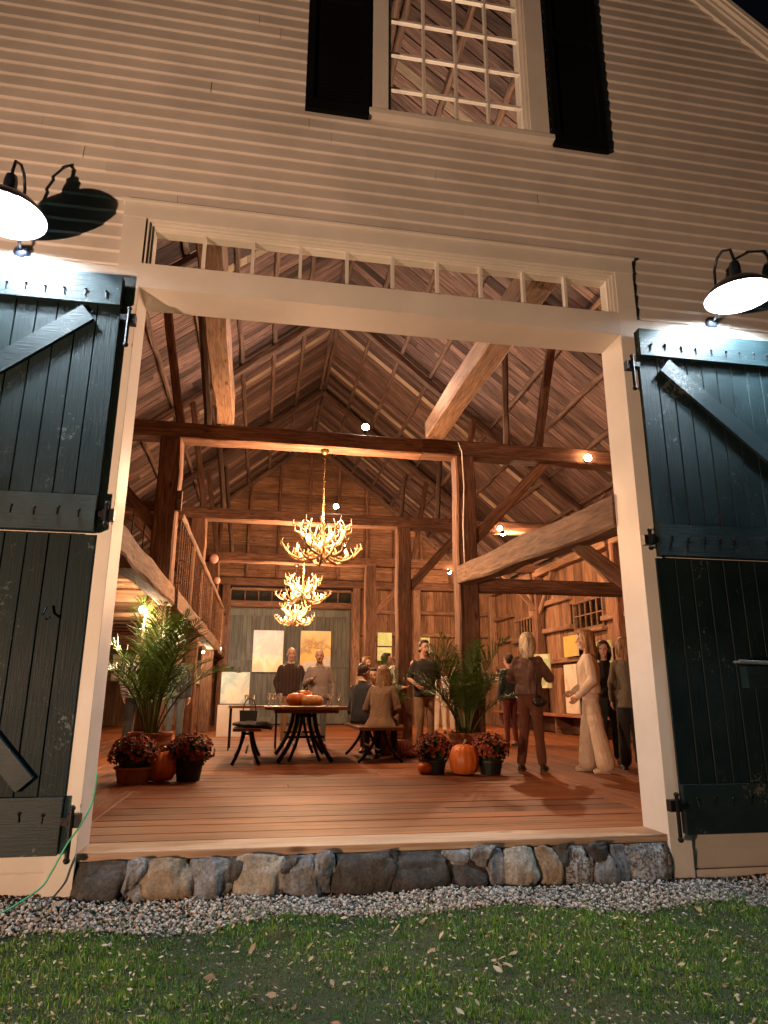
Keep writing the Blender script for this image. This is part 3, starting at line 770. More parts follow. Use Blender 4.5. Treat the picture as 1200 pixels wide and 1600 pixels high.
for (ya_, yb2, z0, z1) in ((D0 + .2, W1[0], GZ, 4.4), (W1[1], W2[0], GZ, 4.4), (W2[1], D4 + .1, GZ, 4.4), (W1[0], W1[1], GZ, W1[2]), (W1[0], W1[1], W1[3], 4.4), (W2[0], W2[1], GZ, W2[2]), (W2[0], W2[1], W2[3], 4.4)):
    sm.box(XW1 + .03, XW1 + .12, ya_, yb2, z0, z1)
sm.build('outer_sheathing', DARK, rw)
sm = MB().box(XW0, XW1, D4 + .03, D4 + .1, GZ, 4.3); prism_xz(sm, [(XW0, 4.3), (XW1, 4.3), (RC, ZR)], D4 + .03, D4 + .1); sm.build('outer_sheathing', DARK, ew)
# windows of the right wall
for (ya_, yb2, z0, z1), nc, nr_ in ((W1, 5, 2), (W2, 6, 1)):
    wn = empty('side_window', (XW1 - .02, (ya_ + yb2) / 2, z0), barn)
    x0, x1 = XW1 - .06, XW1 + .03
    MB().box(x0, x1, ya_, yb2, z0, z0 + .05).box(x0, x1, ya_, yb2, z1 - .05, z1).box(x0, x1, ya_, ya_ + .05, z0 + .05, z1 - .05).box(x0, x1, yb2 - .05, yb2, z0 + .05, z1 - .05).build('window_frame', W_TIMBERL, wn)
    timber('sill', (x0 - .05, ya_ - .1, z0 - .06), (x0 - .05, yb2 + .1, z0 - .06), .12, .09, W_TIMBERL, wn, rough=.004)
    for c_ in range(nc):
        a = ya_ + .05 + (yb2 - ya_ - .1) * c_ / nc; c2 = ya_ + .05 + (yb2 - ya_ - .1) * (c_ + 1) / nc
        if c_: MB().box(x0 + .015, x0 + .045, a - .018, a + .018, z0 + .05, z1 - .05).build('muntin', W_TIMBERL, wn)
        for r_ in range(nr_):
            q0 = z0 + .05 + (z1 - z0 - .1) * r_ / nr_; q1 = z0 + .05 + (z1 - z0 - .1) * (r_ + 1) / nr_
            MB().box(x0 + .03, x0 + .034, a + .018 * (c_ > 0), c2 - .018 * (c_ < nc - 1), q0 + .014 * (r_ > 0), q1).build('pane', GLASS, wn)
            if r_ and c_ == 0:
                for cc in range(nc):
                    aa = ya_ + .05 + (yb2 - ya_ - .1) * cc / nc; bb = ya_ + .05 + (yb2 - ya_ - .1) * (cc + 1) / nc
                    MB().box(x0 + .018, x0 + .04, aa + .018 * (cc > 0), bb - .018 * (cc < nc - 1), q0 - .014, q0 + .014).build('muntin', W_TIMBERL, wn)

# far door of grey green planks under a glazed strip
fdoor = empty('far_door', (.85, D4, 0), barn)
timber('door_post', (-1.10, D4 - .16, 0), (-1.10, D4 - .16, 4.1), .12, .2, W_TIMBERL, fdoor, rough=.004)
timber('door_post', (2.81, D4 - .16, 0), (2.81, D4 - .16, 4.1), .12, .2, W_TIMBERL, fdoor, rough=.004)
timber('door_header', (-1.04, D4 - .16, 3.65), (2.75, D4 - .16, 3.65), .2, .2, W_TIMBER, fdoor, rough=.006)
timber('transom_sill', (-1.04, D4 - .16, 4.12), (2.75, D4 - .16, 4.12), .18, .08, W_TIMBERL, fdoor, rough=.004)
for k in range(9):
    a = -1.04 + 3.79 * k / 9; c2 = -1.04 + 3.79 * (k + 1) / 9
    if k: part_box('muntin', a - .015, a + .015, D4 - .12, D4 - .08, 3.751, 4.078, W_TIMBERL, fdoor)
    part_box('pane', a + .015 * (k > 0), c2 - .015 * (k < 8), D4 - .1, D4 - .096, 3.751, 4.078, GLASS, fdoor)
for k in range(28):
    a = -1.04 + 3.79 * k / 28
    part_box('plank', a + .004, a + 3.79 / 28 - .004, D4 - .075 + rnd.uniform(-.003, .003), D4 - .04, .02, 3.54, W_GREY, fdoor)
for (a, c2) in ((-1.03, .845), (.865, 2.74)):
    for z0 in (3.30, 1.72, .04): part_box('rail', a, c2, D4 - .11, D4 - .079, z0, z0 + .2, W_GREY, fdoor)

# loft on the left, from the first bent back
lo = empty('loft', (XW0, 9.1, 2.2), barn)
x = XW0 + .05
while x < NL - .12:
    x1 = min(NL - .1, x + .24); board('loft_board', ((x + x1) / 2, 9.15, 2.25), ((x + x1) / 2, D4 - .1, 2.25), x1 - x - .006, .03, W_SIDING, lo); x = x1
timber('edge_beam', (NL - .03, 9.26, 2.09), (NL - .03, D4 - .32, 2.09), .19, .27, W_TIMBERL, lo, rough=.02)
y = 9.5
while y < D4 - .4:
    timber('loft_joist', (XW0 + .1, y, 2.14), (NL - .14, y, 2.14), .1, .17, W_TIMBERL, lo, rough=.006); y += .62
timber('hand_rail', (NL + .02, 9.26, 3.22), (NL + .02, D4 - .32, 3.3), .08, .1, W_TIMBERL, lo, rough=.008)
timber('hand_rail', (NL - PW, 9.1, 3.28), (XW0 + .1, 9.1, 3.28), .08, .13, W_TIMBER, lo, rough=.008)
y = 9.4
while y < D4 - .4:
    MB().tube([(NL + .02, y, 2.22), (NL + .02, y, 3.2)], .009, 5).build('baluster', W_TIMBER, lo); y += .26
x = NL - PW - .12
while x > XW0 + .2:
    MB().tube([(x, 9.1, 2.3), (x, 9.1, 3.23)], .009, 5).build('baluster', IRON, lo); x -= .15
for y in (11.1, 15.5, 19.9): timber('newel', (NL + .02, y, 2.2), (NL + .02, y, 3.25), .08, .08, W_TIMBERL, lo, rough=.003)
# a plank bench fixed along the right wall
wb = empty('wall_bench', (7.25, 14.5, 0), label='long low red brown plank bench along the right wall', cat='bench')
for k in range(2): board('seat_board', (7.03 + k * .27, 9.6, .44), (7.03 + k * .27, 20.5, .44), .262, .05, W_RED, wb)
for y in (10, 12, 14, 16, 18, 20): MB().box(6.98, 7.42, y, y + .06, 0, .414).build('support', W_TIMBER, wb)
MB().box(7.40, 7.43, 9.6, 20.5, .02, .40).build('back_board', W_TIMBER, wb)

# ---------------------------------------------------------------- lamps
BULBW = emis('white_bulb_glass', (0.85, 0.95, 1.0), 60)
BULBY = emis('candle_bulb_glass', (1.0, 0.66, 0.34), 20)
def copy_tree(o, parent=None, dz=None):
    c = o.copy(); C.objects.link(c)
    if parent is not None: c.parent = parent; c.matrix_parent_inverse = o.matrix_parent_inverse
    for ch in [q for q in bpy.data.objects if q.parent == o]:
        copy_tree(ch, c)
    return c
def barn_light(x, z, label):
    t = empty('gooseneck_lamp', (x, D0 - .02, z), label=label, cat='wall lamp', group='gooseneck lamps over the door leaves')
    yl = 4.08
    MB().lathe([(.0, 0), (.05, 0), (.055, .012), (.03, .03), (0, .034)], 20, cap=False).v
    m_ = MB(); m_.lathe([(.002, 0), (.052, 0), (.055, .012), (.03, .028), (.002, .032)], 20)
    m_.v = [(x + p[0], D0 - .026 - p[2], z - .03 + p[1]) for p in m_.v]; m_.build('canopy', BLUEBLK, t, smooth=True)
    pts = [(D0 - .05, z - .03), (D0 - .11, z + .0), (D0 - .15, z + .1), (D0 - .14, z + .25), (D0 - .15, z + .38), (D0 - .2, z + .46), (D0 - .27, z + .48), (yl + .02, z + .43), (yl, z + .34), (yl, z + .24)]
    MB().tube([(x, a, b_) for a, b_ in pts], .011, 8).build('arm', BLUEBLK, t, smooth=True)
    MB().tube([(x, D0 - .14, z + .2), (x, yl + .03, z + .2)], .006, 6).build('stay', BLUEBLK, t)
    MB().lathe([(.018, .31), (.035, .295), (.042, .25), (.042, .17), (.05, .15)], 20, (x, yl, z)).build('socket', BLUEBLK, t, smooth=True)
    prof = [(.045, .158), (.06, .152), (.12, .13), (.19, .08), (.24, .022), (.247, .0)]
    sh_ = MB(); sh_.lathe(prof, 40, (x, yl, z), cap=False).build('shade', BLUEBLK, t, smooth=True)
    inn = [(a - .003, b_ - .004) for a, b_ in prof]
    MB().lathe([(.02, .150)] + inn, 40, (x, yl, z), cap=False).build('shade_lining', ENAMEL, t, smooth=True)
    MB().lathe([(.004, .0), (.03, .01), (.042, .05), (.035, .09), (.02, .14)], 16, (x, yl, z + .01)).build('bulb', BULBW, t, smooth=True)
    lamp('POINT', 'lamp_light', (x, yl, z + .125), 270, (.76, .90, 1.0), .045, parent=t)
    return t
barn_light(-1.76, 3.83, 'blue black gooseneck lamp glowing white over the left door leaf')
barn_light(3.48, 3.84, 'blue black gooseneck lamp glowing white over the right door leaf')

ANT = plain('antler_horn', (0.30, 0.185, 0.08), .45, 0, 9, .3, .1)
def antler_mesh(seed, upper):
    rg = random.Random(seed); m_ = MB()
    if upper: P = [(.03, .02), (.10, .04), (.19, .09), (.26, .17), (.28, .26), (.23, .36)]
    else: P = [(.04, .0), (.14, -.075), (.27, -.105), (.38, -.07), (.45, -.005), (.49, .075)]
    side = rg.uniform(-.06, .06)
    pts = [Vector((r, side * math.sin(i * .9) + rg.uniform(-.008, .008), z + rg.uniform(-.008, .008))) for i, (r, z) in enumerate(P)]
    rad = [.016, .019, .019, .016, .011, .004]
    sm_ = []; sr = []
    for i in range(len(pts) - 1):
        for t in (0, .5):
            sm_.append(pts[i].lerp(pts[i+1], t)); sr.append(rad[i] + (rad[i+1] - rad[i]) * t)
    sm_.append(pts[-1]); sr.append(rad[-1]); m_.tube(sm_, sr, 7)
    for (i, L) in ((1, .10), (2, .15), (3, .14), (4, .10)) if not upper else ((1, .12), (2, .17), (3, .16), (4, .12)):
        b0 = pts[i]; dirn = Vector((rg.uniform(.1, .5) if not upper else rg.uniform(.3, .9), rg.uniform(-.7, .7), 1.0 if not upper else .7)).normalized()
        L *= rg.uniform(.8, 1.25)
        mid = b0 + dirn * L * .5 + Vector((.03, 0, -.01)); tip = b0 + dirn * L + Vector((-.02, 0, .02))
        m_.tube([b0, b0 + dirn * L * .2, mid, tip], [.013, .012, .009, .003], 6)
    me = m_.mesh('antler'); me.materials.append(ANT); me.polygons.foreach_set('use_smooth', [True] * len(me.polygons)); return me
AM = [antler_mesh(3, False), antler_mesh(11, False), antler_mesh(23, False)]; AU = [antler_mesh(5, True), antler_mesh(17, True)]
BRASS = plain('dull_brass', (.22, .14, .07), .4, .8, 20)
def chandelier(x, y, rot, label):
    zc = 2.73
    t = empty('antler_chandelier', (x, y, zc), rz=rot, label=label, cat='chandelier', group='antler chandeliers in a row down the middle of the barn')
    def kid(name, me, loc, rz, sc_=1, ry=0):
        o = bpy.data.objects.new(name, me); C.objects.link(o); o.parent = t; o.location = loc; o.rotation_euler = (0, ry, rz); o.scale = (sc_,) * 3; return o
    for k in range(12): kid('antler', AM[k % 3], (0, 0, (.0 if k % 2 else .06)), k * 2 * math.pi / 12 + .1 * math.sin(k * 3), 1.0 if k % 2 else 1.16, .0)
    for k in range(9): kid('antler', AU[k % 2], (0, 0, .05 + .04 * (k % 2)), k * 2 * math.pi / 9 + .3, 1.0 if k % 2 else 1.15)
    def mk(name, mb_, mat, loc=(0, 0, 0)):
        me = mb_.mesh(name); me.materials.append(mat); me.polygons.foreach_set('use_smooth', [True] * len(me.polygons)); return kid(name, me, loc, 0)
    mk('hub', MB().lathe([(.004, -.09), (.03, -.07), (.05, -.02), (.05, .03), (.02, .08), (.015, .45), (.004, .47)], 14), ANT)
    ztop = ZT - zc
    ch = MB(); z = .45; k = 0
    while z < ztop - .05:
        a = (.011, 0) if k % 2 else (0, .011)
        ch.tube([(a[0], a[1], z), (a[0], a[1], z + .03), (-a[0], -a[1], z + .03), (-a[0], -a[1], z), (a[0], a[1], z)], .0025, 4, False); z += .028; k += 1
    mk('chain', ch, BRASS)['kind'] = 'stuff'
    mk('ceiling_cup', MB().lathe([(.003, ztop - .06), (.03, ztop - .055), (.06, ztop - .012), (.06, ztop - .002)], 16), BRASS)
    k = 0
    for (n_, r_, z_) in ((6, .36, -.03), (3, .19, .16)):
        for j in range(n_):
            a = 2 * math.pi * (j + .35 * (n_ == 3)) / n_ + .2; q = (r_ * math.cos(a), r_ * math.sin(a), z_)
            mk('candle_tube', MB().tube([(0, 0, -.03), (0, 0, .055)], .012, 8), ANT, q)
            mk('bulb', MB().ell((0, 0, .083), (.016, .016, .03), 8, 7), BULBY, q)
            l_ = lamp('POINT', 'candle_light', (0, 0, 0), 2.2, (1.0, .56, .29), .03); l_.parent = t; l_.location = (q[0] * 1.12, q[1] * 1.12, q[2] + .1)
    l_ = lamp('POINT', 'chandelier_light', (0, 0, 0), 112, (1.0, .56, .30), .1); l_.parent = t; l_.location = (0, 0, .56)
    return t
chandelier(.74, 8.961 + .14, .15, 'nearest and largest looking antler chandelier with glowing candle bulbs')
chandelier(.74, 13.35 + .14, .9, 'middle antler chandelier hanging from the second tie beam')
chandelier(.79, 17.74 + .14, 1.7, 'farthest antler chandelier, lowest in the view over the two hung paintings')

def spot_fix(p, aim, power, col, label, spread=150):
    p = Vector(p); aim = Vector(aim)
    t = empty('spotlight', p, label=label, cat='spotlight', group='small spotlights clamped to the beams')
    d = (aim - p).normalized(); m, _ = frame(p - d * .08, p + d * .03)
    mb_ = MB(); mb_.lathe([(.018, -.02), (.035, 0), (.05, .07), (.056, .09)], 14, cap=False)
    q = d.to_track_quat('Z', 'Y').to_matrix()
    mb_.v = [tuple(q @ Vector(v) + p - d * .08) for v in mb_.v]; mb_.build('lamp_can', IRON, t, smooth=True)
    MB().ell(p, .052, 14, 10).build('bulb', emis('spot_bulb_glass', col, 60), t, smooth=True)
    MB().tube([p - d * .05, p - d * .05 + Vector((0, .03, -.07))], .007, 6).build('clamp', IRON, t)
    l_ = lamp('SPOT', 'spot_light', p + d * .062, power * 1.3, (1.0, .74, .58) if col is WH else col, .04, p + d, spread, .5)
    l_.parent = t; l_.matrix_parent_inverse = Matrix.Translation(p).inverted()
    return t
WH, WM = (.85, 1.0, .93), (1.0, .54, .29)
spot_fix(atY(570, 668, 9.0), (1.2, 5.0, 9.0), 120, WH, 'brightest white spotlight on top of the first tie beam')
spot_fix(atY(918, 713, 8.90), (4.2, 4.0, 6.0), 130, WM, 'warm orange spotlight on the tie beam at the upper right of the doorway')
spot_fix(atY(525, 792, 13.4), (1.2, 9, 9.0), 110, WH, 'white spotlight on the second tie beam right of the nearest chandelier chain')
spot_fix(atY(781, 824, 13.2), (6, 9, 1.5), 110, WM, 'upper one of two close spotlights at the right aisle')
spot_fix(atY(786, 832, 13.2), (7.4, 17, 1.5), 160, WM, 'lower one of two close spotlights at the right aisle')
spot_fix(atY(703, 893, 17.6), (7.4, 20, 1.5), 110, WM, 'small spotlight just left of the tall right post')
spot_fix(atY(766, 873, 17.6), (4, 22, 1.5), 130, WM, 'small spotlight just right of the tall right post, above the hewn girt')
spot_fix(atY(344, 1015, 19.6), (1.0, 22, 2.0), 50, WH, 'white spotlight at the far end of the loft beam')
def globe(px, py, Y_, power, label, r_=.05):
    p = atY(px, py, Y_)
    t = empty('globe_bulb', p, label=label, cat='light bulb', group='bare bulbs under the loft')
    MB().ell(p, r_, 14, 10).build('bulb', BULBY, t, smooth=True)
    MB().tube([p + Vector((0, 0, r_ * .8)), p + Vector((0, 0, r_ + .05))], .015, 8).build('socket', IRON, t)
    MB().tube([p + Vector((0, 0, r_ + .05)), (p.x, p.y, max(p.z + .1, 2.12))], .004, 5).build('flex', IRON, t)
    lamp('POINT', 'bulb_light', p - Vector((0, .0, r_ + .02)), power, (1, .68, .4), .05, parent=t)
globe(224, 955, 8.95, 45, 'bare round bulb furthest left behind the tall palm', .045)
globe(234, 963, 11.0, 14, 'bare bulb shining through the top of the left palm', .04)
globe(303, 1000, 15.0, 20, 'small bare bulb under the loft behind the leaning fronds', .03)
globe(319, 1021, 17.0, 20, 'small bare bulb under the loft left of the loft beam end', .03)

# pink paper lanterns at the loft rail
PINK = plain('pink_paper', (.75, .38, .33), .7, 0, 8, .1)
for (px, py, r_, lb) in ((335, 875, .11, 'upper pink paper lantern hanging by the loft rail'), (340, 909, .08, 'lower pink paper lantern hanging by the loft rail')):
    p = atY(px, py, 17.3); t = empty('paper_lantern', p, label=lb, cat='lantern', group='pink paper lanterns at the loft')
    MB().lathe([(r_ * math.cos(a), r_ * math.sin(a) * 1.1) for a in np.linspace(-1.4, 1.4, 15)], 20, p, rib=lambda t_: 1).build('lantern_paper', PINK, t, smooth=False)
    MB().tube([p + Vector((0, 0, r_)), (p.x, p.y, p.z + r_ + .15)], .004, 5).build('cord', IRON, t)

# ---------------------------------------------------------------- paintings
def paint_mat(name, cols, scale=2.2, seed=0, warp=.6, bands=0):
    m, n, l, b = newmat(name); tc = n.new('ShaderNodeTexCoord'); mp = n.new('ShaderNodeMapping')
    mp.inputs['Location'].default_value = (seed * 3.1, seed, seed * 2.3); mp.inputs['Scale'].default_value = (1, 1, .8)
    l.new(tc.outputs['Object'], mp.inputs[0])
    f = noise_tex(n, l, mp.outputs[0], scale, 3, .5, None, warp); g2 = noise_tex(n, l, mp.outputs[0], 22, 4, .6)
    if bands:
        sp_ = n.new('ShaderNodeSeparateXYZ'); l.new(tc.outputs['Object'], sp_.inputs[0])
        a_ = n.new('ShaderNodeMath'); a_.operation = 'MULTIPLY_ADD'; a_.inputs[1].default_value = bands; a_.inputs[2].default_value = 0; l.new(sp_.outputs[2], a_.inputs[0])
        b2 = n.new('ShaderNodeMath'); b2.operation = 'MULTIPLY_ADD'; b2.inputs[1].default_value = .55; l.new(f, b2.inputs[0]); l.new(a_.outputs[0], b2.inputs[2])
        b3 = n.new('ShaderNodeMath'); b3.operation = 'ADD'; b3.inputs[1].default_value = .22; l.new(b2.outputs[0], b3.inputs[0]); f = b3.outputs[0]
    k = len(cols); c = ramp(n, l, f, [(.3 + .4 * i / (k - 1), cols[i]) for i in range(k)])
    c = mixc(n, l, .25, c, ramp(n, l, g2, [(.3, (.5, .5, .5)), (.7, (1, 1, 1))]), 'MULTIPLY')
    l.new(c, b.inputs['Base Color']); b.inputs['Roughness'].default_value = .45; bump(n, l, b, g2, .3, .003); return m
CANV = plain('canvas_edge', (.6, .56, .48), .8, 0, 40, .1)
def painting(p, u, wd, ht, mat, label, depth=.035, extra=None):
    """p = centre, u = unit vector along the width; faces the side u x z"""
    p = Vector(p); u = Vector(u).normalized(); nrm = u.cross(Vector((0, 0, 1))).normalized()
    t = empty('painting', p - Vector((0, 0, ht / 2)), label=label, cat='painting')
    def slab(name, a, b_, c0, c1, d0, d1, m_):
        v = []
        for d in (d0, d1):
            for (s, q) in ((a, c0), (b_, c0), (b_, c1), (a, c1)): v.append(p + u * s + Vector((0, 0, q)) + nrm * d)
        MB().add(v, [(3, 2, 1, 0), (4, 5, 6, 7), (0, 1, 5, 4), (1, 2, 6, 5), (2, 3, 7, 6), (3, 0, 4, 7)]).build(name, m_, t, origin=p)
    slab('stretcher', -wd/2, wd/2, -ht/2, ht/2, 0, depth, CANV)
    slab('canvas', -wd/2 + .003, wd/2 - .003, -ht/2 + .003, ht/2 - .003, depth + .001, depth + .004, mat)
    if extra:
        for (a, b_, c0, c1, m_) in extra: slab('painted_shape', a * wd, b_ * wd, c0 * ht, c1 * ht, depth + .0045, depth + .0055, m_)
    return t
X1 = Vector((1, 0, 0)); YF = D4 - .16
painting((.18, YF, 2.20), X1, .93, 1.27, paint_mat('pale_sky_picture', [(.62, .55, .40), (.85, .70, .38), (.82, .78, .66), (.62, .62, .62), (.70, .72, .74), (.55, .60, .66)], 2.2, 4, 1.2, .3), 'large pale blue and cream painting hung left on the far grey door')
painting((1.65, YF, 2.22), X1, .95, 1.25, paint_mat('amber_field_picture', [(.42, .46, .46), (.50, .52, .48), (.85, .45, .08), (.9, .58, .15), (.42, .26, .10), (.75, .55, .22), (.8, .62, .28)], 2.4, 7, .8, .36), 'large amber and grey landscape painting hung right on the far grey door')
painting((3.85, D4 - .2, 2.62), X1, .46, .42, paint_mat('green_panel_picture', [(.5, .7, .3), (.45, .62, .2), (.7, .78, .45)], 4, 2), 'upper small pale green painting on the far wall right of the door')
painting((3.84, D4 - .2, 2.16), X1, .46, .42, paint_mat('green_panel_picture_b', [(.35, .6, .2), (.6, .72, .4), (.4, .55, .2)], 4, 12), 'lower small green painting on the far wall right of the door')
painting((5.05, D4 - .2, 2.45), X1, .55, .5, paint_mat('leaf_green_picture', [(.3, .5, .12), (.65, .75, .35), (.3, .42, .15)], 3, 5), 'green painting on the far wall seen through the right palm')
painting((4.0, D4 - .2, 1.50), X1, .5, .6, paint_mat('white_rose_picture', [(.8, .7, .62), (.9, .85, .78), (.6, .4, .3)], 3, 9), 'whitish painting on the far wall below the two green ones')
painting((5.3, D4 - .2, 1.55), X1, .5, .7, paint_mat('red_white_picture', [(.8, .45, .3), (.9, .8, .7), (.5, .25, .15)], 3, 14), 'small red and white painting low on the far wall behind the palm')
YM = Vector((0, -1, 0))
def wall_pic(y, z, wd, ht, mat, label, x=XW1 - .2, u=YM): painting((x, y, z), u, wd, ht, mat, label)
wall_pic(20.6, 1.32, .8, .75, paint_mat('white_blue_picture', [(.75, .75, .72), (.45, .55, .6), (.85, .83, .78)], 3, 3), 'small blue grey and white painting low on the right wall by the far corner')
wall_pic(16.95, 1.50, .45, .85, paint_mat('green_pond_picture', [(.75, .55, .42), (.30, .42, .22), (.25, .33, .15), (.55, .36, .26)], 4.5, 6), 'green and pink garden painting standing out from the right wall', XW1 - .5, Vector((.75, -1, 0)))
wall_pic(15.85, 2.06, .75, .5, paint_mat('yellow_picture', [(.6, .42, .05), (.5, .45, .15), (.65, .36, .05)], 3, 8), 'bright yellow painting under the side window')
wall_pic(15.95, 1.05, .7, 1.15, paint_mat('cream_picture', [(.6, .5, .36), (.7, .62, .5), (.45, .36, .25)], 3, 10), 'tall cream painting below the yellow one')
wall_pic(14.3, 1.78, .9, .55, paint_mat('spring_green_picture', [(.45, .42, .10), (.20, .28, .08), (.5, .46, .2)], 6, 11), 'yellow green woodland painting near the right jamb')
wall_pic(13.5, 1.0, .7, .8, paint_mat('cream_picture_b', [(.8, .7, .5), (.9, .8, .65)], 2, 19), 'pale painting low on the wall behind the woman in black')
wall_pic(19.0, 1.4, .5, .5, paint_mat('rose_picture', [(.7, .4, .3), (.85, .65, .5)], 3, 21), 'small rose painting on the right wall past the curved brace')
# blue cloud picture on a white plinth, left of the table
pl = atZ(388, 1158)
MB().box(-.9, -.22, 15.9, 16.4, 0, .66).build('plinth', P_WHITE, None, label='white plinth under the blue cloud painting', cat='plinth')
painting((-.55, 15.95, 1.03), X1, .62, .68, paint_mat('blue_cloud_picture', [(.85, .82, .74), (.9, .88, .82), (.4, .62, .7), (.88, .85, .78)], 2.4, 1), 'blue and white cloud painting standing on the white plinth')
# a picture under the loft
painting((-3.1, 17.5, 1.5), X1, .8, .6, paint_mat('cream_loft_picture', [(.5, .45, .35), (.35, .36, .28)], 3, 22), 'pale painting under the loft behind the left palm')
painting((-1.9, D4 - .2, 1.55), X1, .5, .7, paint_mat('ochre_picture', [(.8, .75, .5), (.65, .6, .35)], 3, 23), 'small ochre painting on the far wall left of the loft posts')

# ---------------------------------------------------------------- potted palms, mums, pumpkins
def leaf_mat(name, c1, c2, trans=.25):
    m, n, l, b = newmat(name); tc = n.new('ShaderNodeTexCoord'); oi = n.new('ShaderNodeObjectInfo')
    f = noise_tex(n, l, tc.outputs['Object'], 9, 4); c = ramp(n, l, f, [(.3, c1), (.7, c2)])
    hs = n.new('ShaderNodeHueSaturation'); l.new(c, hs.inputs['Color'])
    mr = n.new('ShaderNodeMapRange'); mr.inputs['To Min'].default_value = .7; mr.inputs['To Max'].default_value = 1.3
    l.new(oi.outputs['Random'], mr.inputs[0]); l.new(mr.outputs[0], hs.inputs['Value']); l.new(hs.outputs[0], b.inputs['Base Color'])
    b.inputs['Roughness'].default_value = .45
    t = n.new('ShaderNodeBsdfTranslucent'); l.new(hs.outputs[0], t.inputs[0]); mx = n.new('ShaderNodeMixShader'); mx.inputs[0].default_value = trans
    l.new(b.outputs[0], mx.inputs[1]); l.new(t.outputs[0], mx.inputs[2]); l.new(mx.outputs[0], n['Material Output'].inputs[0]); return m
PALM = leaf_mat('palm_leaf', (.022, .058, .010), (.085, .15, .025))
STALK = plain('palm_stalk', (.16, .17, .06), .5, 0, 10, .3)
LEAFD = leaf_mat('mum_leaf', (.02, .04, .012), (.05, .08, .025), .1)
TERRA = plain('woven_terracotta', (.30, .12, .055), .8, 0, 25, .3, .4)
POTB = plain('black_nursery_pot', (.008, .008, .008), .5, 0, 10, .2)
PUMP = plain('pumpkin_skin', (.55, .14, .025), .45, 0, 7, .25, .15)
PUMPW = plain('pale_pumpkin_skin', (.72, .42, .16), .45, 0, 7, .25, .15)
def frond_mesh(seed, L, lift, droop, nl=36):
    """an arching frond from the origin along +x"""
    rg = random.Random(seed); mb_ = MB(); pts = []; ang = lift; x = z = 0; N = 16
    for i in range(N + 1):
        pts.append(Vector((x, 0, z))); ang -= droop / N * (0.3 + 1.4 * i / N); x += L / N * math.cos(ang); z += L / N * math.sin(ang)
    mb_.tube(pts, [.010 * (1 - .75 * i / N) + .0015 for i in range(N + 1)], 5)
    for k in range(nl):
        t = .30 + .70 * (k + .5) / nl; i = min(N - 1, int(t * N)); fr = t * N - i
        p = pts[i].lerp(pts[i + 1], fr); d = (pts[i + 1] - pts[i]).normalized(); upv = Vector((-d.z, 0, d.x))
        ll = .42 * math.sin(math.pi * min(1, .22 + .74 * (t - .3) / .7)) * rg.uniform(.85, 1.1) * (L / 1.2)
        for s in (-1, 1):
            out = (d * (.45 + .6 * t) + Vector((0, s, 0)) * rg.uniform(.65, 1.0) + upv * rg.uniform(.05, .5)).normalized()
            tip = p + out * ll + Vector((0, 0, -ll * .22 * rg.uniform(.5, 1.5))); mid = p + out * ll * .5
            wd = (d - out * d.dot(out)).normalized() * (.005 * (L / 1.2) + .002)
            sag = out.cross(wd).normalized() * .003
            mb_.add([p - wd * .4, p + wd * .4, mid + wd + sag, mid - wd + sag, tip], [(0, 1, 2, 3), (3, 2, 4)])
    me = mb_.mesh('frond'); me.materials.append(PALM); return me
def palm(x, y, H, spread, pot, label, n=18, seed=1, mats=None, stems=9):
    t = empty('potted_palm', (x, y, 0), label=label, cat='potted palm')
    rg = random.Random(seed); ph = .42 * pot; pr = .24 * pot
    rings = MB(); prof = []
    for i in range(15):
        z = ph * i / 14; r = pr * (.72 + .28 * math.sin(min(1, i / 14 * 1.25) * math.pi / 2)); prof.append((r + (.006 if i % 2 else 0), z))
    prof += [(pr * 1.0 + .015, ph), (pr * 1.0 + .015, ph + .03), (pr * .92, ph + .03), (pr * .9, ph - .03), (.005, ph - .03)]
    rings.lathe(prof, 32, (x, y, 0)).build('pot', TERRA, t, smooth=False)
    ms = [frond_mesh(seed * 10 + k, H * .80 if k < 2 else H * .66, R(88 - 6.5 * k), R(24 + 20 * k)) for k in range(4)]
    for k in range(n):
        j = 0 if k < n * .16 else (1 if k < n * .4 else (2 if k < n * .7 else 3))
        a = k * 2.4 + rg.uniform(-.3, .3); o = bpy.data.objects.new('frond', ms[j]); C.objects.link(o); o.parent = t
        o.location = (.05 * math.cos(a), .05 * math.sin(a), ph - .03); o.rotation_euler = (rg.uniform(-.1, .1), rg.uniform(-.15, .1), a)
        s_ = rg.uniform(.85, 1.08); o.scale = (s_ * spread, s_ * spread, s_)
    for k in range(stems):
        a = k * 2 * math.pi / stems; q = Vector((x + .04 * math.cos(a), y + .04 * math.sin(a), ph - .03))
        MB().tube([q, q + Vector((.05 * math.cos(a), .05 * math.sin(a), H * .2)), q + Vector((.1 * math.cos(a), .1 * math.sin(a), H * .4))], [.013, .011, .006], 6).build('stalk', STALK, t)
    return t
palm(-1.22, 8.55, 2.05, .95, 1.0, 'tall potted palm in a woven terracotta pot at the left of the doorway', 16, 1)
palm(2.62, 8.82, 1.70, .92, .92, 'dark potted palm beside the tall right post', 17, 4)
palm(1.98, 10.9, 1.35, .6, .95, 'smaller potted palm behind the seated woman, in a broad terracotta pot', 14, 6)

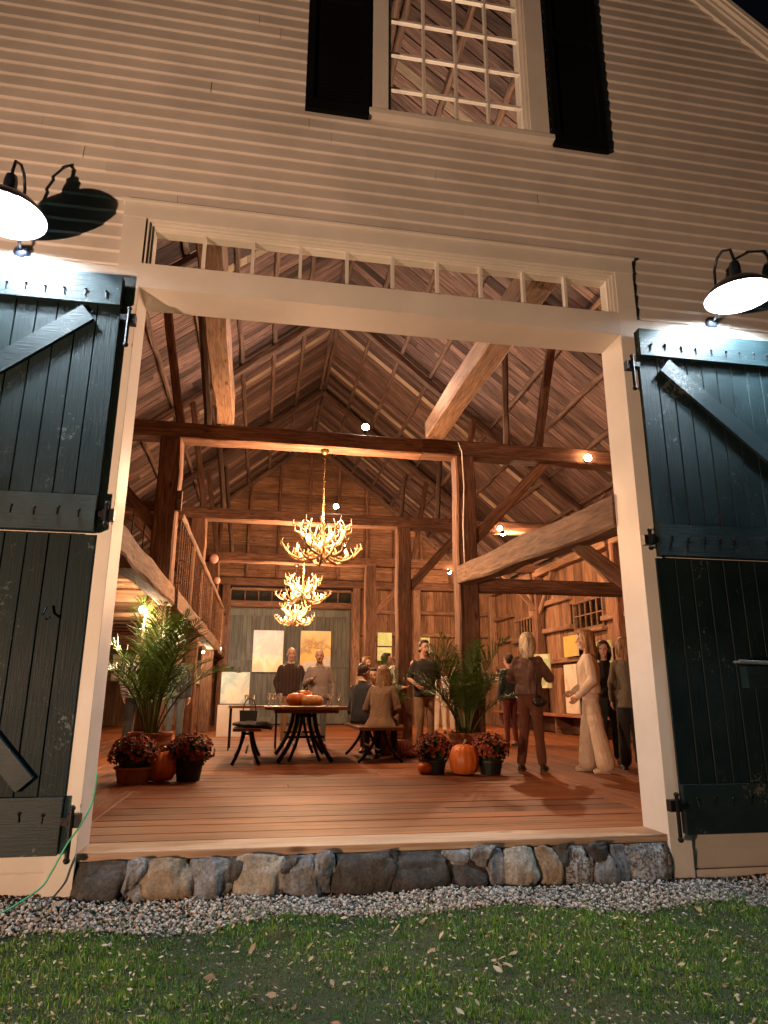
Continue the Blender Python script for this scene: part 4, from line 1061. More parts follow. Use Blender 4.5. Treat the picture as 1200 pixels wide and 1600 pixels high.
MUMR = plain('rust_red_petals', (.22, .03, .012), .7, 0, 8, .4)
MUMO = plain('rust_orange_petals', (.36, .075, .02), .7, 0, 8, .4)
def flower_mesh(mat, seed):
    rg = random.Random(seed); mb_ = MB()
    for ring, (r, z, n_) in enumerate(((.021, .0, 9), (.015, .007, 7), (.008, .012, 5))):
        for k in range(n_):
            a = 2 * math.pi * k / n_ + ring * .4 + rg.uniform(-.1, .1); c_, s_ = math.cos(a), math.sin(a)
            p = Vector((c_ * .003, s_ * .003, z * .5)); q = Vector((c_ * r, s_ * r, z + .004)); sd = Vector((-s_, c_, 0)) * r * .32
            mb_.add([p, (p + q) / 2 + sd, q, (p + q) / 2 - sd], [(0, 1, 2, 3)])
    me = mb_.mesh('flower'); me.materials.append(mat); return me
FM = [flower_mesh(MUMR, 1), flower_mesh(MUMR, 2), flower_mesh(MUMO, 3)]
def mums(x, y, r, h, label, potr=.14, poth=.2, potm=POTB, seed=1, nf=260):
    poth *= .8; h *= 1.12; r *= 1.05
    t = empty('potted_mum', (x, y, 0), label=label, cat='potted flowers', group='potted rust red mums on the barn floor'); rg = random.Random(seed)
    MB().lathe([(potr * .78, 0), (potr * .95, poth - .02), (potr * 1.05, poth - .02), (potr * 1.05, poth), (potr * .9, poth), (.005, poth - .02)], 24, (x, y, 0)).build('pot', potm, t, smooth=False)
    lf_ = MB()
    for k in range(900):
        u = rg.uniform(-.45, 1); a = rg.uniform(0, 2 * math.pi); q = math.sqrt(max(0, 1 - u * u)); rr = rg.uniform(.45, .93)
        p = Vector((x + math.cos(a) * q * r * rr, y + math.sin(a) * q * r * rr, poth + h * .26 + u * h * .55 * rr))
        d = Vector((rg.gauss(0, 1), rg.gauss(0, 1), rg.gauss(0, .6))).normalized() * .028; e = d.cross(Vector((rg.random(), rg.random(), 1))).normalized() * .012
        lf_.add([p - d, p + e, p + d, p - e], [(0, 1, 2, 3)])
    lf_.ell((x, y, poth + h * .2), (r * .66, r * .66, h * .48), 14, 9)
    lf_.build('foliage', LEAFD, t)
    v = []
    for k in range(nf):
        u = rg.uniform(-.3, 1) if k % 4 else rg.uniform(.2, 1); a = rg.uniform(0, 2 * math.pi); q = math.sqrt(max(0, 1 - u * u))
        dn = 1 + .1 * noise.noise(Vector((math.cos(a) * 2, math.sin(a) * 2, u * 2 + seed)))
        nr = Vector((math.cos(a) * q, math.sin(a) * q, u)); p = Vector((nr.x * r * dn, nr.y * r * dn, poth + h * .3 + nr.z * h * .55 * dn))
        o = bpy.data.objects.new('flower', FM[k % 3]); C.objects.link(o); o.parent = t; o.location = p
        o.rotation_euler = (Vector((nr.x, nr.y, nr.z + .25))).to_track_quat('Z', 'Y').to_euler(); s_ = rg.uniform(.8, 1.25); o.scale = (s_,) * 3
    return t
def pumpkin(x, y, r, h, label, mat=PUMP, z0=0, ribs=13, grp=None, seed=0):
    t = empty('pumpkin', (x, y, z0), label=label, cat='pumpkin', group=grp)
    prof = [(.02, h * .06), (.35 * r, .01), (.7 * r, h * .06), (.93 * r, h * .25), (r, h * .48), (.95 * r, h * .7), (.74 * r, h * .9), (.42 * r, h * .985), (.16 * r, h * .95), (.03 * r, h * .9)]
    MB().lathe(prof, 78, (x, y, z0), rib=lambda a: 1 - .055 * abs(math.cos(a * ribs / 2 + seed)) ** .0 * (1 - abs(math.sin(a * ribs / 2 + seed)) ** .6)).build('rind', mat, t, smooth=True)
    MB().tube([(x, y, z0 + h * .9), (x + .008, y, z0 + h * 1.02), (x + .03, y - .01, z0 + h * 1.14)], [.022, .014, .017], 7).build('stem', STALK, t)
    return t
mums(-1.23, 7.72, .235, .33, 'left mum of the left pair, leftmost rust red flowers in a round pot', .19, .2, TERRA, 3)
mums(-.70, 7.85, .235, .31, 'right mum of the left pair in a black nursery pot', .15, .22, POTB, 4)
pumpkin(-.975, 7.80, .165, .30, 'orange pumpkin between the two left mums')
mums(2.02, 8.17, .21, .30, 'left mum of the right pair, beside an orange pumpkin under the palm', .16, .19, POTB, 5)
mums(2.66, 8.02, .205, .32, 'right mum of the right pair, in a rounded dark pot', .15, .19, POTB, 6)
pumpkin(2.33, 7.96, .172, .335, 'large orange pumpkin between the two right mums', seed=1)
pumpkin(1.90, 8.08, .085, .14, 'small orange pumpkin half hidden by the left mum of the right pair', seed=2)

# ---------------------------------------------------------------- table, benches, small things
WTOP = .72
def curved_leg(name, pts, r_, par):
    return MB().tube(pts, r_, 8).build(name, IRON, par, smooth=True)
def trestle(root, cx, y, top, half_top, half_bot, r_=.026, yo=.0):
    for s in (-1, 1):
        pts = []
        for i in range(9):
            t_ = i / 8; xx = half_top + (half_bot - half_top) * (t_ ** 1.9); pts.append((cx + s * xx, y + yo * t_, top * (1 - t_) + .012))
        curved_leg('leg', pts, r_, root)
    MB().tube([(cx - half_top - .02, y, top - .03), (cx + half_top + .02, y, top - .03)], r_ * .8, 6).build('crosspiece', IRON, root)
tb = empty('dining_table', (.63, 10.3, 0), label='long wooden table seen end on, with curved black iron legs', cat='table')
for k in range(5): board('top_board', (.07 + .1125 + .225 * k, 9.42, WTOP - .02), (.07 + .1125 + .225 * k, 11.2, WTOP - .02), .222, .04, W_TABLE, tb)
MB().box(.2, 1.06, 9.55, 11.1, WTOP - .085, WTOP - .041).build('apron', W_TABLE, tb)
for y_ in (9.62, 10.95):
    trestle(tb, .63, y_, WTOP - .085, .11, .36, .03); trestle(tb, .63, y_ + .14, WTOP - .085, .05, .21, .022)
MB().tube([(.63, 9.66, .33), (.63, 10.95, .33)], .02, 8).build('stretcher', IRON, tb); MB().tube([(.38, 9.62, .33), (.88, 9.62, .33)], .016, 8).build('stretcher', IRON, tb); MB().tube([(.38, 10.95, .33), (.88, 10.95, .33)], .016, 8).build('stretcher', IRON, tb)
def bench(cx, y0, y1, wd, H, label, rz=0):
    t = empty('bench', (cx, (y0 + y1) / 2, 0), label=label, cat='bench')
    for k in range(2): board('seat_board', (cx - wd / 4 + wd / 2 * k, y0, H - .02), (cx - wd / 4 + wd / 2 * k, y1, H - .02), wd / 2 - .003, .04, W_TABLE, t)
    for y_ in (y0 + .12, y1 - .15): trestle(t, cx, y_, H - .04, .05, wd * .48, .022)
    MB().tube([(cx, y0 + .12, .16), (cx, y1 - .15, .16)], .014, 6).build('stretcher', IRON, t)
    if rz:
        t.rotation_euler = (0, 0, rz)
    return t
bench(-.14, 9.22, 10.85, .36, .46, 'wooden bench with curved iron legs left of the table, holding a dark coat')
bench(1.62, 9.35, 11.0, .62, .46, 'wooden bench with curved iron legs right of the table, under the seated woman')
FAB = {}
def cloth(name, col, rough=.9, sc=60, var=.2, pattern=None):
    key = (name, col)
    if key in FAB: return FAB[key]
    m, n, l, b = newmat(name); tc = n.new('ShaderNodeTexCoord'); f = noise_tex(n, l, tc.outputs['Object'], sc, 3); g2 = noise_tex(n, l, tc.outputs['Object'], 7, 4, .6, (1, 1, .5), .8)
    c = ramp(n, l, f, [(.3, tuple(x * (1 - var) for x in col)), (.7, tuple(min(1, x * (1 + var)) for x in col))])
    if pattern:
        ck = n.new('ShaderNodeTexWave'); ck.inputs['Scale'].default_value = pattern[0]; ck.bands_direction = pattern[2]; l.new(tc.outputs['Object'], ck.inputs['Vector'])
        c = mixc(n, l, ramp(n, l, ck.outputs['Fac'], [(.72, (0, 0, 0)), (.86, (.7, .7, .7))]), c, pattern[1])
    l.new(c, b.inputs['Base Color']); b.inputs['Roughness'].default_value = rough; b.inputs['Sheen Weight'].default_value = .15
    bump(n, l, b, g2, .9, .035); FAB[key] = m; return m
# dark coat and a handbag on the left bench
ct = MB(); rg = random.Random(4); ct.ell((-.14, 9.62, .50), (.20, .34, .035), 20, 10); ct.ell((-.02, 9.5, .485), (.17, .2, .03), 16, 8); ct.tube([(-.02, 9.4, .5), (.1, 9.36, .49), (.17, 9.4, .46)], [.05, .05, .03], 8)
ct.v = [(x + .02 * noise.noise(Vector((x, y, z)) * 9), y, z + .018 * noise.noise(Vector((x, y, z)) * 11)) for x, y, z in ct.v]
ct.build('folded_coat', cloth('black_wool', (.02, .018, .018)), None, smooth=True, label='dark coat folded on the left bench', cat='coat')
hbg = empty('handbag', (-.13, 9.75, .53), label='black handbag with two tall handles standing on the left bench', cat='handbag')
LEA = plain('black_leather', (.015, .014, .014), .4, 0, 30, .2, .2)
MB().add([(-.25, 9.68, .53), (-.03, 9.68, .53), (-.03, 9.82, .53), (-.25, 9.82, .53), (-.26, 9.71, .67), (-.02, 9.71, .67), (-.02, 9.79, .67), (-.26, 9.79, .67)], [(0, 3, 2, 1), (4, 5, 6, 7), (0, 1, 5, 4), (1, 2, 6, 5), (2, 3, 7, 6), (3, 0, 4, 7)]).build('bag_body', LEA, hbg)
for y_ in (9.72, 9.78): MB().tube([(-.13 + .085 * math.cos(a), y_, .665 + .16 * math.sin(a)) for a in np.linspace(0, math.pi, 10)], .007, 6).build('handle', LEA, hbg)
# side table behind on the left, thin black legs
st = empty('side_table', (-.05, 12.1, 0), label='small dark table with thin black legs behind the left bench', cat='table')
MB().box(-.5, .32, 11.9, 12.5, .66, .70).build('tabletop', W_TABLE, st)
for (a, c2) in ((-.47, 11.93), (.29, 11.93), (-.47, 12.47), (.29, 12.47)): MB().tube([(a, c2, 0), (a, c2, .66)], .012, 6).build('leg', IRON, st)
# pumpkins and glasses on the long table
pumpkin(.50, 9.72, .15, .18, 'orange pumpkin at the left of the table top', PUMP, WTOP, 11, 'pumpkins on the table', 1)
pumpkin(.70, 9.62, .16, .155, 'pale squat pumpkin at the front middle of the table top', PUMPW, WTOP, 12, 'pumpkins on the table', 2)
pumpkin(.62, 9.98, .13, .22, 'rounded orange pumpkin at the back of the table top', PUMP, WTOP, 11, 'pumpkins on the table', 3)
WINE = plain('red_wine', (.12, .005, .01), .1)
def glass_thing(x, y, z0, wine, label):
    t = empty('wine_glass', (x, y, z0), label=label, cat='wine glass', group='stemmed glasses standing on the tables')
    MB().lathe([(.03, 0), (.03, .003), (.005, .006), (.004, .075), (.02, .09), (.032, .12), (.033, .145), (.028, .175)], 16, (x, y, z0), cap=False).build('glass_bowl', GLASSW, t, smooth=True)
    if wine: MB().lathe([(.004, .082), (.019, .092), (.030, .12), (.002, .121)], 14, (x, y, z0)).build('wine', WINE, t, smooth=True)
gw_, n, l, b = newmat('clear_glassware'); b.inputs['Base Color'].default_value = (.95, .97, .97, 1); b.inputs['Roughness'].default_value = .03; b.inputs['Transmission Weight'].default_value = .9; b.inputs['IOR'].default_value = 1.3
GLASSW = gw_
for i_, (x, y, z0, wn, lb) in enumerate([(.13, 10.1, WTOP, 0, 'empty stemmed glass at the left end of the table'), (.20, 10.3, WTOP, 0, 'second stemmed glass from the left end of the table'), (.28, 9.95, WTOP, 0, 'stemmed glass just left of the orange pumpkin'), (.17, 9.75, WTOP, 0, 'short front glass at the left corner of the table'),
    (.93, 9.85, WTOP, 1, 'glass of red wine just right of the pale pumpkin'), (1.02, 10.2, WTOP, 0, 'clear glass at the right side of the table'), (1.08, 9.8, WTOP, 0, 'clear glass near the right front corner'), (.86, 10.25, WTOP, 1, 'farther glass of red wine behind the pumpkins'), (-.22, 12.1, .70, 0, 'glass on the small dark side table'), (-.1, 12.2, .70, 0, 'second glass on the small dark side table')]):
    glass_thing(x, y, z0, wn, lb)
MB().box(1.02, 1.17, 9.5, 9.62, WTOP, WTOP + .006).build('napkin', P_WHITE, None, label='white paper napkin at the right front corner of the table', cat='napkin')

# cable hanging down the right post and the green extension cord outside
MB().tube([atY(715, 690, 8.93), atY(721, 705, 8.94), atY(725, 760, 8.94), atY(724, 820, 8.94), atY(727, 885, 8.94)], .010, 6).build('hanging_cable', plain('pale_cable', (.6, .55, .48), .6), None, smooth=True, label='pale cable hanging down the tall right post', cat='cable')
CORD = plain('green_cord', (.06, .42, .22), .5)
p = [atY(155, 1210, D0 - .06), atY(152, 1235, D0 - .07), atY(146, 1262, D0 - .08), atY(128, 1295, D0 - .1), atY(112, 1318, D0 - .12), atY(98, 1342, D0 - .13), atY(84, 1368, D0 - .14), atY(64, 1395, D0 - .17)]
p += [Vector((-1.28, D0 - .28, gz(-1.28, D0 - .28) + .012)), Vector((-1.42, D0 - .4, gz(-1.42, D0 - .4) + .03)), Vector((-1.9, D0 - .55, GZ + .05)), Vector((-2.9, D0 - .6, GZ + .05))]
sm_ = []
for i in range(len(p) - 1):
    a, b_, c2, d = p[max(0, i - 1)], p[i], p[i + 1], p[min(len(p) - 1, i + 2)]
    for k in range(4):
        t_ = k / 4; sm_.append(.5 * ((2 * b_) + (c2 - a) * t_ + (2 * a - 5 * b_ + 4 * c2 - d) * t_ ** 2 + (3 * b_ - a - 3 * c2 + d) * t_ ** 3))
MB().tube(sm_, .005, 6).build('extension_cord', CORD, None, smooth=True, label='thin green extension cord running down the left jamb onto the gravel', cat='cord')
# things on the floor beyond the bench
MB().box(2.35, 2.95, 10.6, 11.0, 0, .03).build('floor_mat', cloth('tan_canvas', (.35, .24, .14)), None, label='folded tan cloth lying on the floor behind the right pumpkins', cat='cloth')
sc_ = MB(); sc_.ell((2.1, 10.35, .13), (.16, .14, .13), 14, 8); sc_.ell((2.2, 10.3, .06), (.14, .12, .06), 12, 7)
sc_.v = [(x + .03 * noise.noise(Vector((x, y, z)) * 7), y, z + .02 * noise.noise(Vector((x, y, z)) * 9)) for x, y, z in sc_.v]
sc_.build('scarf_bundle', cloth('red_white_knit', (.35, .05, .03), .9, 30, .4, (14, (.7, .65, .6), 'X')), None, smooth=True, label='bundled red and white scarf on the floor beside the right bench', cat='scarf')

# ---------------------------------------------------------------- gravel, grass and fallen leaves
def scatter_mesh(name, base_v, base_f, pos, rot, scl, mat, attr=None, **k):
    """pos (n,3), rot (n,3,3), scl (n,3): one joined mesh, built with numpy"""
    bv = np.array(base_v, dtype=np.float64); bf = np.array(base_f, dtype=np.int64); n_ = len(pos); m = len(bv)
    v = (bv[None] * scl[:, None, :]); v = np.einsum('nij,nmj->nmi', rot, v) + pos[:, None, :]
    f = (bf[None] + (np.arange(n_) * m)[:, None, None]).reshape(-1, bf.shape[1])
    me = bpy.data.meshes.new(name); me.vertices.add(n_ * m); me.vertices.foreach_set('co', v.reshape(-1).astype(np.float32))
    L = f.size; me.loops.add(L); me.loops.foreach_set('vertex_index', f.reshape(-1).astype(np.int32))
    me.polygons.add(len(f)); me.polygons.foreach_set('loop_start', np.arange(0, L, bf.shape[1], dtype=np.int32)); me.update(calc_edges=True)
    at = me.attributes.new('tint', 'FLOAT', 'POINT'); q = rs.random(n_) if attr is None else attr
    at.data.foreach_set('value', np.repeat(q, m).astype(np.float32)); me.materials.append(mat); me.validate()
    o = bpy.data.objects.new(name, me); C.objects.link(o); tag(o, kind='stuff', **k); return o
rs = np.random.RandomState(5)
def rand_rot(n_):
    q = rs.normal(size=(n_, 4)); q /= np.linalg.norm(q, axis=1)[:, None]; a, b_, c_, d = q.T
    return np.stack([1-2*(c_*c_+d*d), 2*(b_*c_-a*d), 2*(b_*d+a*c_), 2*(b_*c_+a*d), 1-2*(b_*b_+d*d), 2*(c_*d-a*b_), 2*(b_*d-a*c_), 2*(c_*d+a*b_), 1-2*(b_*b_+c_*c_)], 1).reshape(-1, 3, 3)
def tintmat(name, stops, rough=.9, pos=None, trans=0):
    m, n, l, b = newmat(name); a = n.new('ShaderNodeAttribute'); a.attribute_name = 'tint'; c = ramp(n, l, a.outputs['Fac'], stops)
    if pos:
        ge = n.new('ShaderNodeNewGeometry'); f = noise_tex(n, l, ge.outputs['Position'], pos[0], 5, .6); c = mixc(n, l, ramp(n, l, f, [(pos[1], (0, 0, 0)), (pos[2], (1, 1, 1))]), c, pos[3])
    l.new(c, b.inputs['Base Color']); b.inputs['Roughness'].default_value = rough
    if trans:
        t = n.new('ShaderNodeBsdfTranslucent'); l.new(c, t.inputs[0]); mx = n.new('ShaderNodeMixShader'); mx.inputs[0].default_value = trans
        l.new(b.outputs[0], mx.inputs[1]); l.new(t.outputs[0], mx.inputs[2]); l.new(mx.outputs[0], n['Material Output'].inputs[0])
    return m
GRAV = tintmat('gravel_stone', [(0, (.14, .11, .09)), (.3, (.34, .28, .235)), (.6, (.50, .43, .37)), (.85, (.64, .58, .52)), (1, (.40, .25, .19))])
iv, if_ = ICO[0]; iv = np.array([list(p) for p in iv]); iv = iv * (1 + .25 * rs.uniform(-1, 1, (len(iv), 1)))
N = 27000
gxp = rs.uniform(-3.6, 5.6, N); edge = 4.02 + .07 * np.sin(gxp * 1.9 + .4) + .04 * np.sin(gxp * 5.3)
u_ = rs.random(N) ** .8; gyp = np.where((gxp > OXL - .2) & (gxp < OXR + .2), 4.52, 4.44) - u_ * (4.5 - edge)
gyp = gyp - (rs.random(N) < .04) * rs.uniform(0, .22, N)
gzp = np.array([gz(a, b_) for a, b_ in zip(gxp, gyp)]) + rs.uniform(-.004, .018, N)
sz = (.0045 + .0095 * rs.random(N) ** 1.6)[:, None] * rs.uniform(.6, 1.15, (N, 3))
scatter_mesh('gravel', iv, if_, np.stack([gxp, gyp, gzp], 1), rand_rot(N), sz, GRAV, label='strip of grey pink gravel along the foundation')
GRASS = tintmat('grass_blade', [(0, (.04, .12, .008)), (.5, (.13, .31, .024)), (.88, (.24, .42, .05)), (1, (.55, .48, .26))], .6, (2.6, .58, .72, (.24, .20, .09)), .3)
N = 190000
x_ = rs.uniform(-3.0, 5.0, N); y_ = 1.2 + 3.0 * rs.random(N) ** .75
keep = y_ < 4.16 + .07 * np.sin(x_ * 1.9 + .4) + .05 * np.sin(x_ * 7.3) - rs.random(N) ** 2 * .12; x_, y_ = x_[keep], y_[keep]; N = len(x_)
z_ = np.array([gz(a, b_) for a, b_ in zip(x_, y_)]) - .003
bl = np.array([(-1, 0, 0), (1, 0, 0), (.8, .16, .5), (-.8, .16, .5), (.1, .5, 1.0)], float); bf = [(0, 1, 2, 3)]
base_v = bl; base_f = np.array([(0, 1, 2), (0, 2, 3), (3, 2, 4)])
ang = rs.uniform(0, 2 * np.pi, N); tilt = rs.normal(0, .42, N)
ca, sa, ct_, st_ = np.cos(ang), np.sin(ang), np.cos(tilt), np.sin(tilt); zz = np.zeros(N)
rot = np.stack([ca, -sa * ct_, sa * st_, sa, ca * ct_, -ca * st_, zz, st_, ct_], 1).reshape(-1, 3, 3)
patch = .8 + .35 * np.sin(x_ * 2.3 + 1) * np.sin(y_ * 3.1 + .5) + .2 * np.sin(x_ * 7 + y_ * 5)
hh = rs.uniform(.012, .034, N) * np.clip(patch + .35 * np.sin(x_ * 17 + y_ * 11) * np.sin(y_ * 23 - x_ * 9), .35, 1.8)
scatter_mesh('grass', base_v, base_f, np.stack([x_, y_, z_], 1), rot, np.stack([rs.uniform(.0013, .0028, N), hh, hh], 1), GRASS, rs.random(N), label='short dark green lawn grass')
LEAFM = tintmat('fallen_leaf', [(0, (.20, .11, .05)), (.4, (.38, .27, .15)), (.8, (.52, .44, .30)), (1, (.36, .16, .08))], .8)
N = 6500; x_ = rs.uniform(-2.4, 4.4, N); y_ = rs.uniform(1.8, 4.3, N); z_ = np.array([gz(a, b_) for a, b_ in zip(x_, y_)]) + rs.uniform(.01, .04, N)
lv_ = [(0, -1, 0), (.45, -.4, .15), (.5, .3, .1), (0, 1, .2), (-.5, .3, .18), (-.42, -.4, .08)]; lf2 = [(0, 1, 2), (0, 2, 3), (0, 3, 4), (0, 4, 5)]
s_ = (rs.uniform(.0035, .012, N) * (1 + 1.3 * (rs.random(N) < .05)))[:, None] * np.ones((1, 3))
rr = rand_rot(N); flat = rs.normal(0, .35, (N, 2)); a = rs.uniform(0, 6.28, N)
rot = np.stack([np.cos(a), -np.sin(a), flat[:, 0], np.sin(a), np.cos(a), flat[:, 1], -flat[:, 0], -flat[:, 1], np.ones(N)], 1).reshape(-1, 3, 3)
scatter_mesh('fallen_leaves', lv_, lf2, np.stack([x_, y_, z_], 1), rot, s_, LEAFM, label='scattered dry leaf bits on the lawn')

# ---------------------------------------------------------------- people
def remesh(mb_, voxel, smooth_it=4, fac=.5):
    me = mb_.mesh('tmp'); o = bpy.data.objects.new('tmp', me); C.objects.link(o)
    r_ = o.modifiers.new('r', 'REMESH'); r_.mode = 'VOXEL'; r_.voxel_size = voxel; r_.use_smooth_shade = True
    s_ = o.modifiers.new('s', 'SMOOTH'); s_.iterations = smooth_it; s_.factor = fac
    dg = bpy.context.evaluated_depsgraph_get(); out = bpy.data.meshes.new_from_object(o.evaluated_get(dg))
    bpy.data.objects.remove(o); bpy.data.meshes.remove(me)
    out.polygons.foreach_set('use_smooth', [True] * len(out.polygons)); out.materials.clear(); return out
def skinmat(name, col):
    m, n, l, b = newmat(name); b.inputs['Base Color'].default_value = (*col, 1); b.inputs['Roughness'].default_value = .5
    b.inputs['Subsurface Weight'].default_value = .08; b.inputs['Subsurface Radius'].default_value = (.02, .008, .004); return m
SKIN = skinmat('fair_skin', (.56, .33, .24)); LIP = plain('lips', (.36, .11, .09), .5); EYE = plain('eye_dark', (.03, .02, .015), .3)
def hairmat(name, c1, c2):
    m, n, l, b = newmat(name); tc = n.new('ShaderNodeTexCoord'); f = noise_tex(n, l, tc.outputs['Object'], 10, 5, .7, (7, 7, .5), .3)
    l.new(ramp(n, l, f, [(.40, c1), (.60, c2)]), b.inputs['Base Color']); b.inputs['Roughness'].default_value = .45; bump(n, l, b, f, .8, .01); return m
HB = hairmat('blonde_hair', (.11, .048, .016), (.40, .21, .075)); HP = hairmat('ash_blonde_hair', (.26, .19, .10), (.78, .68, .50)); HD = hairmat('dark_brown_hair', (.018, .010, .007), (.06, .032, .02))
HG = hairmat('grey_hair', (.25, .23, .2), (.45, .42, .38)); HR = hairmat('light_brown_hair', (.13, .07, .03), (.34, .20, .09)); SHOE = plain('dark_shoe_leather', (.03, .02, .016), .45); SHOEP = plain('pale_shoe', (.6, .52, .42), .5)
V = Vector
def loft(mb_, rings, tf, n_=20, wob=0.0, seed=0):
    """closed elliptical loft: rings = (z, rx, ry, x, y)"""
    v = []; f = []
    for i, (z, a, b_, x, y) in enumerate(rings):
        for k in range(n_):
            t_ = 2 * math.pi * k / n_; c_, s_ = math.cos(t_), math.sin(t_)
            c_ = math.copysign(abs(c_) ** .85, c_); s_ = math.copysign(abs(s_) ** .85, s_)
            w_ = 1 + wob * noise.noise(V((c_ * 2.2 + seed, s_ * 2.2, z * 7)))
            v.append(tf((x + a * c_ * w_, y + b_ * s_ * w_, z)))
    for i in range(len(rings) - 1):
        for k in range(n_): f.append((i*n_+k, i*n_+(k+1) % n_, (i+1)*n_+(k+1) % n_, (i+1)*n_+k))
    f.append(tuple(range(n_-1, -1, -1))); f.append(tuple((len(rings)-1)*n_+k for k in range(n_)))
    return mb_.add(v, f)
def limb(mb_, pts, rad, n_=12, wob=.0, seed=0):
    """a smooth tapering limb through its joints, rounded at both ends"""
    pts = [V(p) for p in pts]; q = []; r_ = []
    for i in range(len(pts) - 1):
        for k in range(6):
            t_ = k / 6; a, b_, c_, d = pts[max(0, i-1)], pts[i], pts[i+1], pts[min(len(pts)-1, i+2)]
            p = b_.lerp(c_, t_)
            ww = wob * noise.noise(p * 14 + V((seed, 0, 0)))
            q.append(p); r_.append((rad[i] + (rad[i+1] - rad[i]) * t_) * (1 + ww))
    q.append(pts[-1]); r_.append(rad[-1]); mb_.tube(q, r_, n_)
    for p, rr in ((pts[0], rad[0]), (pts[-1], rad[-1])): mb_.ell(p, rr * .97, n_, 7)
    for p, rr in zip(pts[1:-1], rad[1:-1]): mb_.ell(p, rr, n_, 7)
    return mb_
_pid = [0]
def person(label, x, y, face, top, bottom, hair=('short', HD), H=1.68, arms=None, legs=None, seated=None, lean=0, bend=0, turn=0, sleeve=1.0, hem=.88, collar=None,
           shoe=SHOE, beard=None, wide=0.0, puff=0.0, vox=.0115, build=1.0, topname='jacket', skin=SKIN, fem=False, wob=.06):
    """stands at (x, y); face = degrees, 0 looks at the camera side (-y), positive turns to the picture's right"""
    _pid[0] += 1; sd = _pid[0] * 3.3
    t = empty('person', (x, y, 0), rz=R(face), label=label, cat='person')
    k = H / 1.75; HS = 1.07                                  # heads read slightly large next to clothes
    dz = 0 if not seated else seated + .09 - .93
    hip = V((0, 0, .93 + dz)); LM = Matrix.Rotation(R(lean), 3, 'X')
    def up_(p):
        q = V(p) - hip
        if not lean: return q + hip
        f_ = min(1, max(0, (q.z + .08) / .25)); return Matrix.Rotation(R(lean) * f_, 3, 'X') @ q + hip
    W_ = build * (.9 if fem else 1.0); shx = .175 * W_
    sh = {s: up_((s * shx, .0, 1.40 + dz)) for s in (-1, 1)}
    if legs is None:
        legs = {s: ((s * .09, -.02, .50), (s * .105, .01, .08)) for s in (-1, 1)} if not seated else {s: ((s * .12, -.42, seated + .07), (s * .13, -.40, .08)) for s in (-1, 1)}
    if arms is None: arms = {s: ((s * (shx + .055), .03, 1.13 + dz), (s * (shx + .045), -.06, .90 + dz)) for s in (-1, 1)}
    arms = {s: (up_(a), up_(b_)) for s, (a, b_) in arms.items()}
    legs = {s: (V(a), V(b_)) for s, (a, b_) in legs.items()}
    hj = {s: hip + V((s * .085, 0, -.02)) for s in (-1, 1)}
    neck = up_((0, .01, 1.48 + dz)); head = up_((0, -.018, 1.632 + dz)); rh = Matrix.Rotation(R(turn), 3, 'Z') @ (Matrix.Rotation(R(lean * .4 + bend), 3, 'X'))
    def hp(p): return head + rh @ (V(p) * HS)
    def S(mb_): mb_.v = [tuple(V(p) * k) for p in mb_.v]; return mb_
    def add(name, mb_, mat, vx=None, it=4):
        me = remesh(S(mb_), vx or vox, it); me.materials.append(mat); o = bpy.data.objects.new(name, me); C.objects.link(o); o.parent = t
        return o
    def raw(name, mb_, mat):
        me = S(mb_).mesh(name); me.materials.append(mat); me.polygons.foreach_set('use_smooth', [True] * len(me.polygons)); o = bpy.data.objects.new(name, me); C.objects.link(o); o.parent = t
    # --- body: one continuous surface with head, face, neck, arms, hands and legs
    m = MB()
    T = [(.84, .13, .10, 0, 0), (.95, .15 * W_, .10, 0, 0), (1.08, .118 * W_, .085, 0, 0), (1.25, .14 * W_, .095, 0, 0), (1.36, .15 * W_, .09, 0, 0), (1.42, .11, .07, 0, .005), (1.46, .055, .052, 0, .01)]
    loft(m, [(z + dz, a, b_, c_, d_) for z, a, b_, c_, d_ in T], up_)
    m.cone(sh[-1], .045, sh[1], .045); m.cone(up_((0, .012, 1.42 + dz)), .056 * W_, hp((0, .02, -.06)), .050 * W_)
    m.ell(hp((0, .012, .030)), (.073 * HS, .092 * HS, .092 * HS), 18, 12); m.ell(hp((0, -.024, -.035)), (.055, .063, .078), 14, 9); m.ell(hp((0, -.052, -.092)), (.030, .028, .022), 10, 7)
    m.cone(hp((0, -.086, .010)), .008, hp((0, -.108, -.024)), .013, 8); m.ell(hp((-.074, .012, -.005)), (.012, .02, .03), 8, 6); m.ell(hp((.074, .012, -.005)), (.012, .02, .03), 8, 6)
    m.cone(hp((-.035, -.080, .032)), .010, hp((.035, -.080, .032)), .010, 8); m.ell(hp((-.036, -.062, -.028)), (.02, .02, .02), 8, 6); m.ell(hp((.036, -.062, -.028)), (.02, .02, .02), 8, 6)
    for s in (-1, 1):
        a, b_ = arms[s]; limb(m, [sh[s], a, b_], [.045, .037, .024], 10)
        d = (b_ - a).normalized(); u = V((0, -1, 0)) - d * (-d.y); u = u.normalized() if u.length > .1 else V((1, 0, 0)); w_ = d.cross(u)
        m.cone(b_, .023, b_ + d * .03, .026); m.cone(b_ + d * .025 + u * .016, .017, b_ + d * .085 + u * .024, .015); m.cone(b_ + d * .025 - u * .016, .017, b_ + d * .08 - u * .024, .013)
        for j, (o_, L) in enumerate(((.027, .062), (.010, .074), (-.008, .068), (-.026, .052))):
            f0 = b_ + d * .082 + u * o_; f1 = f0 + d * L * .5 + w_ * s * .010; f2 = f1 + d * L * .40 + w_ * s * .026; m.cone(f0, .0092, f1, .0088, 7); m.cone(f1, .0088, f2, .0075, 7)
        th = b_ + d * .03 + u * .028; m.cone(th, .011, th + d * .03 + u * .022, .010, 7); m.cone(th + d * .03 + u * .022, .010, th + d * .058 + u * .024, .0085, 7)
